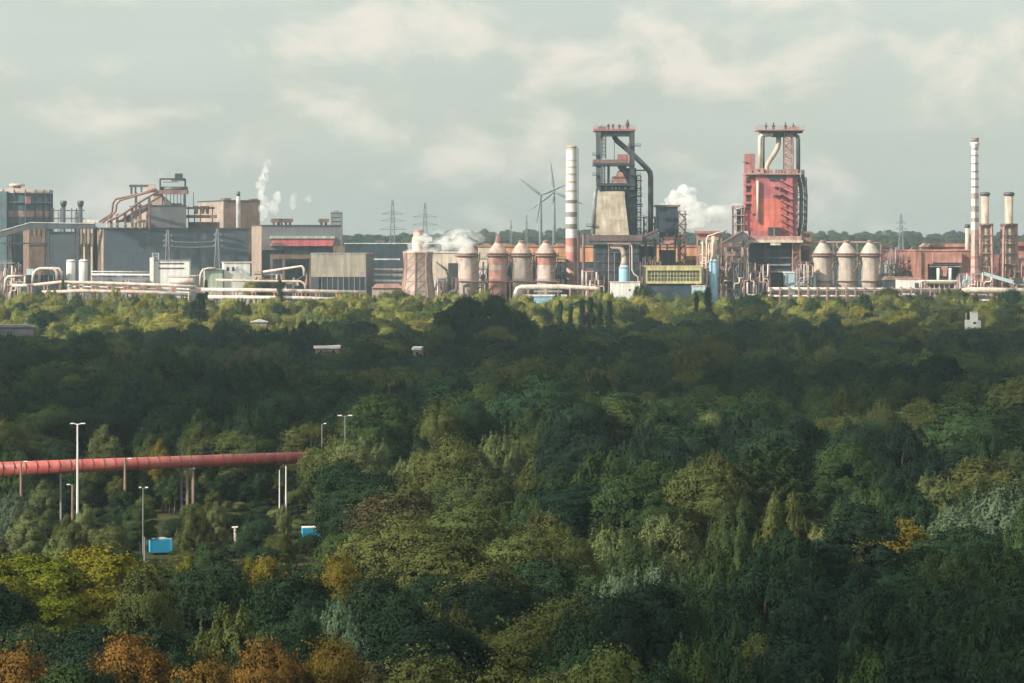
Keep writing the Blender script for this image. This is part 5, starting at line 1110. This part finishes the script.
while yy < 4250:
    half = 560*yy/F; x = -half
    while x < half:
        if q.random() < .8: FAR.append([x+q.uniform(-6, 6), yy+q.uniform(-16, 16), q.uniform(12, 19)+4*math.sin(x/90+yy/200), q.uniform(13, 20), 'round', q.choice(['dark green', 'mid green', 'olive green']), False])
        x += 13
    yy += 42 if yy < 3400 else 120
# trees standing behind and among the works
for i in range(420):
    yy = q.uniform(1700, 2800); x = q.uniform(-560, 560)*yy/F; FAR.append([x, yy, q.uniform(10, 16), q.uniform(9, 14), 'round', q.choice(['mid green', 'dark green', 'olive green']), False])
tag(wood('far_wood', FAR), kind='stuff')
SHRUB = []
for i in range(900):
    px = q.uniform(-60, 345); yy = q.uniform(330, 520); x = (px-512)*yy/F
    if clear_at(x, yy, 2, .3) and not (yy > 390 and (136 < px < 182 or 298 < px < 324)): SHRUB.append([x, yy, q.uniform(1.0, 2.8), q.uniform(2.2, 4.5), 'round', q.choice(['mid green', 'olive green', 'dark green', 'pale green']), False])
for i in range(260):
    px = q.uniform(-60, 330); yy = q.uniform(498, 545); x = (px-512)*yy/F
    SHRUB.append([x, yy, q.uniform(4.5, 8.5), q.uniform(5, 8), 'birch', q.choice(['mid green', 'dark green', 'dark green', 'olive green']), False])
for i in range(900):
    px = q.uniform(-60, 1090); yy = q.uniform(1408, 1438); x = (px-512)*yy/F
    SHRUB.append([x, yy, q.uniform(3, 6.0)*(1.0-.5*smooth(1408, 1438, yy))+1, q.uniform(5, 9), 'round', q.choice(['sun-brightened green', 'olive green', 'mid green', 'sun-brightened green']), False])
tag(wood('undergrowth', SHRUB), kind='stuff')
print('trees', len(TREES), 'wood', len(WOOD), 'far', len(FAR), 'shrub', len(SHRUB), 'maxy own', max(t_[1] for t_ in TREES if not t_[6]))
# ------------------------------------------------------------------ red pipe and masts in the clearing
def wpt(px, py, d): return Vector(((px-512)*d/F, d, H-(py-HY)*d/F))
A = wpt(-45, 470.5, 470); B = wpt(316, 457.0, 501)
o = bpy.data.objects.new('pipe_bridge', None); COL.objects.link(o); o.location = (A.x, A.y, ground(A.x, A.y))
tag(o, 'long red ringed pipe carried on posts across the clearing', 'pipe bridge'); o['group'] = 'pipe bridges'
del o['group']
a = A-o.location; b = B-o.location; ax = (b-a).normalized(); ln = (b-a).length
r0, r1 = 1.25, 1.06
MB().tube([a, b], [r0, r1], 24).build('pipe', 'red_pipe', o)
nr = 33
for i in range(nr+1):
    p = a+ax*ln*i/nr; r_ = r0+(r1-r0)*i/nr+.07
    MB().tube([p-ax*.07, p+ax*.07], r_, 20).build('ring', 'pipe_ring', o)
mb = MB(); up = Vector((0, 0, 1.2))
for i in (3, 11, 18, 22, 26, 30):
    p = a+ax*ln*i/nr; mb.beam(p+up, p+up+Vector((0, 0, .5)), .12); mb.beam(p+up+Vector((0, 0, .5)), p+up+ax*2.4+Vector((0, 0, .5)), .12); mb.beam(p+up+ax*2.4+Vector((0, 0, .5)), p+up+ax*2.4, .12)
mb.build('handrail', 'dark_steel', o)
e = b-ax*.3
bx = MB().hexa([e+Vector((0, -1.4, -1.3)), e+Vector((1.2, -1.4, -1.3)), e+Vector((1.2, 1.6, -1.3)), e+Vector((0, 1.6, -1.3)), e+Vector((0, -1.4, 1.3)), e+Vector((1.2, -1.4, 1.9)), e+Vector((1.2, 1.6, 1.9)), e+Vector((0, 1.6, 1.3))])
MB().beam(e+Vector((-.6, -1, 1.3)), e+Vector((-.6, -1, 3.6)), .14).build('handrail', 'dark_steel', o)
for px, w, m_, n in ((-20, .35, 'wood_pole', 1), (52, .28, 'grey_steel', 1), (173, .42, 'wood_pole', 3)):
    t_ = (px+45)/347.0; p = a+(b-a)*t_
    for k in range(n):
        dx = (k-(n-1)/2)*1.05; gz = ground(p.x+o.location.x, p.y+o.location.y)-o.location.z
        MB().box(p.x+dx-w/2, p.x+dx+w/2, p.y-w/2, p.y+w/2, gz-.3, p.z-1.0).build('support_post', m_ if k != 0 or n < 3 else 'slate_steel', o)
    if n == 3:
        for k in range(6): MB().box(p.x-1.05, p.x+.0, p.y-.1, p.y+.1, gz+1+k*1.3, gz+1.12+k*1.3).build('rung', 'slate_steel', o)
        MB().box(p.x-1.5, p.x+1.5, p.y-.5, p.y+.5, p.z-1.35, p.z-1.05).build('saddle', 'grey_steel', o)

def lamp(px, top, d, lab, arms, m_='galvanised', r=.085, cat='street lamp', nm='street_lamp', g=None):
    X = (px-512)*d/F; gz = ground(X, d); o = bpy.data.objects.new(nm, None); COL.objects.link(o); o.location = (X, d, gz); tag(o, lab, cat, g)
    h = H-(top-HY)*d/F-gz
    MB().lathe([(r*1.5, -.2), (r*1.2, h*.4), (r*.8, h)], seg=12).build('pole', m_, o)
    for s_ in arms:
        MB().beam((0, 0, h-.06), (s_, 0, h+.10), r*.9).build('arm', m_, o)
        MB().box(min(s_*.7, s_*1.6), max(s_*.7, s_*1.6), -.16, .16, h+.02, h+.18).build('lamp_head', 'white_paint', o)
    return o
lamp(77.5, 424, 442, 'tallest white mast with a twin lamp head in front of the red pipe', (-.75, .8), 'white_paint', .16, nm='lamp_mast', cat='lamp mast')
lamp(125, 459, 462, 'brown pole with one lamp standing across the red pipe', (.7,), 'wood_pole', .22)
lamp(21, 462, 458, 'short pole with a lamp near the left end of the red pipe', (.7,), 'wood_pole', .2)
lamp(143, 488, 425, 'thin grey lamp post just left of the blue container', (.5, -.4), 'grey_steel', .09)
lamp(72.5, 485, 452, 'stub pole with a small lamp beside the tall white mast', (-.6,), 'wood_pole', .2)
lamp(279.5, 470, 487, 'thin white post under the red pipe end, left of a pair', (), 'white_paint', .1, 'post', 'lamp_post', 'white posts by the red pipe')
lamp(286, 466, 487, 'thicker white post under the red pipe end, right of a pair', (), 'white_paint', .13, 'post', 'lamp_post', 'white posts by the red pipe')
lamp(345, 416, 462, 'slim lamp post with twin arms above the wood beyond the pipe', (-.8, .8), 'grey_steel', .09)
lamp(322, 424, 500, 'short white mast just beyond the red pipe end', (.5,), 'grey_steel', .10)
lamp(144.5, 537, 352, 'grey stub post between yellow tree and blue container', (), 'grey_steel', .12, 'post', 'marker_post')
o = lamp(236.5, 527, 444, 'cream timber post leaning slightly behind the golden trees', (), 'cream', .26, 'post', 'timber_post'); o.rotation_euler.y = -.06
MB().box(-.5, .5, -.3, .3, o.children[0].dimensions.z-.3, o.children[0].dimensions.z-.1).build('cap', 'white_paint', o)

def container(px, top, wpx, hpx, d, lab, cat, name, roof):
    t = T(name, lab, cat, px, d, .12, base=0.0); w = wpx*t.s; h = hpx*t.s; z0 = t.z(top+hpx); t.o.location.z = z0
    t.o.location.z = 0; zb = z0
    t.add('body', MB().box(-w/2, w/2, 0, 2.4, zb, zb+h), 'cyan_paint')
    t.add('roof', MB().box(-w/2-.05, w/2+.05, -.05, 2.45, zb+h+.002, zb+h+.1), roof)
    mb = MB()
    for i in range(13): x = -w/2+w*(i+.5)/13; mb.box(x-.05, x+.05, -.05, -.002, zb+.15, zb+h-.15)
    t.add('rib', mb, 'cyan_paint')
    for sx in (-1, 1): t.add('corner_post', MB().box(sx*w/2-.08, sx*w/2+.08, -.08, .1, zb, zb+h-.005), 'cyan_paint')
    for sx in (-.4, .4):
        for sy in (.4, 2.0): t.add('leg', MB().box(sx*w-.12, sx*w+.12, sy-.12, sy+.12, -.3, zb), 'slate_steel')
    return t
container(161, 539.5, 21, 13, 441, 'bright blue container nearer the yellow tree', 'container', 'container', 'pale_blue')
container(311, 528, 16, 9, 460, 'smaller bright blue container near the red pipe end', 'container', 'container', 'white_paint')
t = T('car', 'pale car roof showing above the golden trees by the cream post', 'car', 224, 452, .1, base=0)
t.add('body', MB().prism([(-2.1, .35), (2.1, .35), (2.15, .8), (1.2, .95), (.6, 1.45), (-1.0, 1.45), (-1.7, .95), (-2.15, .85)], -.85, .85), 'slate_steel')
t.add('window', MB().prism([(-1.45, .95), (1.0, .95), (.55, 1.38), (-.95, 1.38)], -.87, .87), 'dark_glass')
for sx in (-1.3, 1.3):
    for sy in (-.8, .8): t.add('wheel', MB().tube([(sx, sy-.1, .33), (sx, sy+.1, .33)], .33, 14), 'dark_steel')

# bright roofs and the white rooftop mast in the wood
def cabin(px, top, wpx, d, lab, wm, rm, slope=0.0, hpx=8, name='house', cat='house', win=True):
    t = T(name, lab, cat, px, d, .06); w = wpx*t.s; zt = t.z(top)
    t.add('wall', MB().box(-w/2, w/2, 0, 9, 0, zt-.9), wm)
    t.add('roof', MB().prism([(-w/2-.5, zt-.9+.003), (w/2+.5, zt-.9+.003), (w/2+.5-slope, zt), (-w/2-.5+slope, zt)], -.6, 9.6), rm)
    if win:
        n = max(2, int(w/3))
        for i in range(n):
            x = -w/2+w*(i+.5)/n; f_ = t.add('window', MB().box(x-.7, x+.7, -.06, .05, zt-3, zt-1.4), 'white_paint'); t.add('pane', MB().box(x-.6, x+.6, -.1, -.065, zt-2.9, zt-1.5), 'dark_glass', f_)
    return t
cabin(327, 346, 24, 960, 'long low house with a bright white fascia in the wood below the glazed warehouse', 'brick_red', 'white_paint')
cabin(421, 347.5, 15, 940, 'small low house with a pale roof in the wood below the cooling tower', 'brick_red', 'white_paint', .6)
t = cabin(259, 320, 15, 1090, 'house with a pale sheet roof among trees below the pink-banded hall', 'taupe_cladding', 'galvanised', 3.0, win=False)
cabin(8, 325, 50, 1030, 'dark slate roofed house at the left edge of the wood', 'dark_steel', 'slate_roof', 3.0, win=False)
t = T('house_extension', 'white rooftop block with short side wings in the wood below the capped stacks', 'roof block', 974.5, 1130); s_ = t.s
t.add('wall', MB().box(-3.0*s_, 3.4*s_, 0, 4, 0, t.z(312.5)), 'white_paint'); t.add('roof', MB().box(-3.2*s_, 3.6*s_, -.2, 4.2, t.z(312.5)+.003, t.z(312)), 'cream')
t.add('wing', MB().box(-8.4*s_, -3.02*s_, .5, 3.5, 0, t.z(320.2)), 'white_paint'); t.add('wing', MB().box(3.42*s_, 6.6*s_, .5, 3.5, 0, t.z(320.6)), 'white_paint')
t.add('flue', MB().box(-8.4*s_, -7.2*s_, 1, 1.8, t.z(320.2)+.003, t.z(313)), 'pale_cladding')
t.add('window', MB().box(-1.5*s_, 1.8*s_, -.08, -.003, t.z(324), t.z(322)), 'dark_glass')

# ------------------------------------------------------------------ steam, clouds, haze
def steam_mat(name, dens, scale, lo=.42, hi=.62):
    m = bpy.data.materials.new(name); nt, N, L = nodes_of(m); out = N.new('ShaderNodeOutputMaterial'); v = N.new('ShaderNodeVolumePrincipled')
    v.inputs['Color'].default_value = (1, 1, 1, 1); v.inputs['Anisotropy'].default_value = .0; L.new(v.outputs[0], out.inputs['Volume'])
    tc = N.new('ShaderNodeTexCoord'); n = N.new('ShaderNodeTexNoise'); n.inputs['Scale'].default_value = scale; n.inputs['Detail'].default_value = 5; L.new(tc.outputs['Object'], n.inputs['Vector'])
    mr = N.new('ShaderNodeMapRange'); mr.inputs['From Min'].default_value = lo; mr.inputs['From Max'].default_value = hi; mr.inputs['To Max'].default_value = dens; L.new(n.outputs[0], mr.inputs['Value']); L.new(mr.outputs[0], v.inputs['Density'])
    return m
M['steam'] = steam_mat('steam', .34, .15, .38, .72); M['thin_steam'] = steam_mat('thin_steam', .12, .07, .38, .62)
def blob_mesh(mb, c, r, seed, sub=20):
    g = random.Random(seed); ph = [g.uniform(0, 6) for _ in range(6)]
    b0 = len(mb.v); nu, nv = sub, sub//2
    for j in range(nv+1):
        th = PI*j/nv
        for i in range(nu):
            a = 2*PI*i/nu; d = Vector((math.sin(th)*math.cos(a), math.sin(th)*math.sin(a), math.cos(th)))
            k = 1+.13*math.sin(4*d.x+ph[0])+.13*math.sin(5*d.y+ph[1])+.13*math.sin(5*d.z+ph[2])+.07*math.sin(9*d.x+ph[3]+d.z*6)
            mb.v.append((c[0]+d.x*r[0]*k, c[1]+d.y*r[1]*k, c[2]+d.z*r[2]*k))
    for j in range(nv):
        for i in range(nu):
            i2 = (i+1) % nu; mb.face([b0+j*nu+i, b0+(j+1)*nu+i, b0+(j+1)*nu+i2, b0+j*nu+i2], 0, True)
def plume(lab, Y, puffs, m_, seed, name='steam_plume'):
    px = puffs[0][0]; t = T(name, lab, 'steam', px, Y, base=0.0); mb = MB()
    for k, (x, y, rx, ry) in enumerate(puffs): blob_mesh(mb, (t.x(x), (k % 3-1)*2.0, t.z(y)), (rx*t.s, (rx+ry)/2*t.s, ry*t.s), seed+k)
    t.add('vapour', mb, m_); t.o['kind'] = 'stuff'
    for o_ in t.o.children: o_['kind'] = 'stuff'
    return t
plume('tall narrow white plume leaning over the brown block', 1620, [(261, 195, 4, 6), (261, 186, 5, 7), (264, 178, 5.5, 7), (266, 170, 4.5, 7), (268, 164, 3, 5)], 'steam', 1)
plume('low white puffs beside the brown block', 1620, [(264, 212, 6, 8), (265, 203, 5, 7), (274, 207, 6, 8), (277, 198, 5, 6)], 'steam', 11)
plume('small faint puff above the pink-banded hall', 1620, [(293, 203, 4, 7), (294, 197, 3, 5)], 'thin_steam', 21)
plume('smallest faint puff, right of the other puffs', 1620, [(309, 199, 4, 5)], 'thin_steam', 31)
plume('wide white steam blowing off the cooling tower', 1466, [(412, 251, 8, 3.5), (418, 246, 10, 6), (424, 240, 9, 7), (430, 248, 12, 6), (444, 244, 14, 7), (458, 242, 13, 7)], 'steam', 41)
plume('thin drifting vapour over the steamy stove', 1480, [(462, 244, 16, 9), (450, 238, 18, 9), (470, 238, 14, 8)], 'thin_steam', 51)
plume('big white steam cloud between the two furnaces', 1640, [(668, 214, 12, 10), (682, 205, 14, 13), (686, 195, 10, 10), (676, 200, 10, 9), (694, 210, 13, 10), (704, 214, 12, 8), (662, 222, 10, 8), (690, 222, 16, 8)], 'steam', 61)
plume('faint vapour drifting right from the big steam cloud', 1650, [(718, 214, 18, 9), (732, 210, 16, 7)], 'thin_steam', 71)
plume('narrow wisp of steam beside the dark furnace', 1518, [(644, 236, 2.6, 5), (645, 228, 2.6, 6), (646, 220, 2.4, 6), (648, 213, 2, 5)], 'steam', 81)

SUN = Vector((-.74, -.47, .48)).normalized()
def cloud(cx, cy, rx, ry, rz, z, dens, seed, n=1):
    """a cloud drifting above the wood, outside the view; it shades the trees round (cx, cy)"""
    m = bpy.data.materials.new('cloud'); nt, N, L = nodes_of(m); out = N.new('ShaderNodeOutputMaterial'); v = N.new('ShaderNodeVolumePrincipled')
    v.inputs['Density'].default_value = dens; v.inputs['Color'].default_value = (.98, .98, .98, 1); L.new(v.outputs[0], out.inputs['Volume'])
    k = (z-18)/SUN.z; mb = MB(); blob_mesh(mb, (0, 0, 0), (rx, ry, rz), seed, 40)
    o = mb.build('cloud', m); o.location = (cx+SUN.x*k, cy+SUN.y*k, z); tag(o, kind='stuff')
cloud(-85, 735, 320, 200, 60, 420, .007, 3)
cloud(240, 890, 310, 320, 60, 420, .011, 4)
cloud(110, 220, 95, 105, 45, 400, .014, 5)
cloud(-40, 370, 190, 170, 45, 520, .0004, 6)
cloud(110, 1200, 70, 40, 25, 450, .012, 9)
# haze
hz = MB().box(-2600, 2600, -400, 4700, -3.5, 140).build('haze', simple_noise_mat('haze_tmp', (1, 1, 1), (1, 1, 1), 1))
m = bpy.data.materials.new('haze'); nt, N, L = nodes_of(m); out = N.new('ShaderNodeOutputMaterial'); v = N.new('ShaderNodeVolumePrincipled')
v.inputs['Density'].default_value = .00012; v.inputs['Color'].default_value = (.73, .89, 1.0, 1); v.inputs['Anisotropy'].default_value = .7; L.new(v.outputs[0], out.inputs['Volume'])
hz.data.materials.clear(); hz.data.materials.append(m); tag(hz, kind='stuff')

# ------------------------------------------------------------------ light, sky, camera
ld = bpy.data.lights.new('sun', 'SUN'); ld.energy = 5.0; ld.angle = math.radians(.5); ld.color = (1.0, .91, .78)
lo = bpy.data.objects.new('sun', ld); COL.objects.link(lo); lo.rotation_euler = (-SUN).to_track_quat('-Z', 'Y').to_euler()
W_ = bpy.data.worlds.new('World'); scene.world = W_; W_.use_nodes = True
nt = W_.node_tree; N = nt.nodes; L = nt.links; N.clear()
out = N.new('ShaderNodeOutputWorld'); bg = N.new('ShaderNodeBackground'); bg.inputs['Strength'].default_value = .1; L.new(bg.outputs[0], out.inputs[0])
sky = N.new('ShaderNodeTexSky'); sky.sky_type = 'NISHITA'; sky.sun_disc = False
sky.sun_elevation = math.asin(SUN.z); sky.sun_rotation = math.atan2(SUN.x, SUN.y); sky.air_density = 1.0; sky.dust_density = 2.0
tc = N.new('ShaderNodeTexCoord'); mp = N.new('ShaderNodeMapping'); mp.inputs['Scale'].default_value = (1, 1, 1.7); mp.inputs['Location'].default_value = (.31, .0, .12); L.new(tc.outputs['Generated'], mp.inputs['Vector'])
n1 = N.new('ShaderNodeTexNoise'); n1.inputs['Scale'].default_value = 19; n1.inputs['Detail'].default_value = 7; n1.inputs['Roughness'].default_value = .55; n1.inputs['Distortion'].default_value = .3; L.new(mp.outputs[0], n1.inputs['Vector'])
mr = N.new('ShaderNodeMapRange'); mr.interpolation_type = 'SMOOTHSTEP'; mr.inputs['From Min'].default_value = .47; mr.inputs['From Max'].default_value = .68; L.new(n1.outputs[0], mr.inputs['Value'])
mp2 = N.new('ShaderNodeMapping'); mp2.inputs['Scale'].default_value = (1, 1, 5); mp2.inputs['Location'].default_value = (.1, .4, .6); L.new(tc.outputs['Generated'], mp2.inputs['Vector'])
n2 = N.new('ShaderNodeTexNoise'); n2.inputs['Scale'].default_value = 5; n2.inputs['Detail'].default_value = 5; L.new(mp2.outputs[0], n2.inputs['Vector'])
deck = N.new('ShaderNodeMix'); deck.data_type = 'RGBA'; deck.inputs[6].default_value = (*(4.3, 4.68, 4.15), 1); deck.inputs[7].default_value = (*(4.95, 5.28, 4.68), 1)
mr2 = N.new('ShaderNodeMapRange'); mr2.inputs['From Min'].default_value = .35; mr2.inputs['From Max'].default_value = .65; L.new(n2.outputs[0], mr2.inputs['Value']); L.new(mr2.outputs[0], deck.inputs[0])
m1 = N.new('ShaderNodeMix'); m1.data_type = 'RGBA'; m1.inputs[0].default_value = .8; L.new(sky.outputs[0], m1.inputs[6]); L.new(deck.outputs[2], m1.inputs[7])
m2 = N.new('ShaderNodeMix'); m2.data_type = 'RGBA'; L.new(mr.outputs[0], m2.inputs[0]); L.new(m1.outputs[2], m2.inputs[6]); m2.inputs[7].default_value = (*(6.2, 5.85, 5.1), 1)
sx = N.new('ShaderNodeSeparateXYZ'); L.new(tc.outputs['Generated'], sx.inputs[0])
ze = N.new('ShaderNodeMapRange'); ze.inputs['From Min'].default_value = .06; ze.inputs['From Max'].default_value = 1; ze.inputs['To Min'].default_value = 1.0; ze.inputs['To Max'].default_value = 1.9; L.new(sx.outputs[2], ze.inputs['Value'])   # an overcast sky is brighter overhead
vz = N.new('ShaderNodeVectorMath'); vz.operation = 'SCALE'; L.new(m2.outputs[2], vz.inputs[0]); L.new(ze.outputs[0], vz.inputs['Scale'])
L.new(vz.outputs[0], bg.inputs[0])
cd = bpy.data.cameras.new('camera'); co = bpy.data.objects.new('camera', cd); COL.objects.link(co); scene.camera = co
co.location = (0, 0, H); co.rotation_euler = (PI/2, 0, 0); cd.sensor_width = 36; cd.lens = F*36/1024; cd.shift_y = -(341.5-HY)/1024; cd.clip_start = 1; cd.clip_end = 20000
scene.view_settings.view_transform = 'Standard'; scene.view_settings.look = 'None'; scene.view_settings.exposure = 0.52; scene.view_settings.gamma = 1; scene.view_settings.use_curve_mapping = False
cy = scene.cycles; cy.max_bounces = 8; cy.diffuse_bounces = 3; cy.glossy_bounces = 2; cy.transmission_bounces = 3; cy.volume_bounces = 6; cy.transparent_max_bounces = 24
cy.use_denoising = True; cy.caustics_reflective = False; cy.caustics_refractive = False; cy.volume_step_rate = 1.0; cy.volume_max_steps = 256
cy.use_adaptive_sampling = True; cy.adaptive_threshold = .015
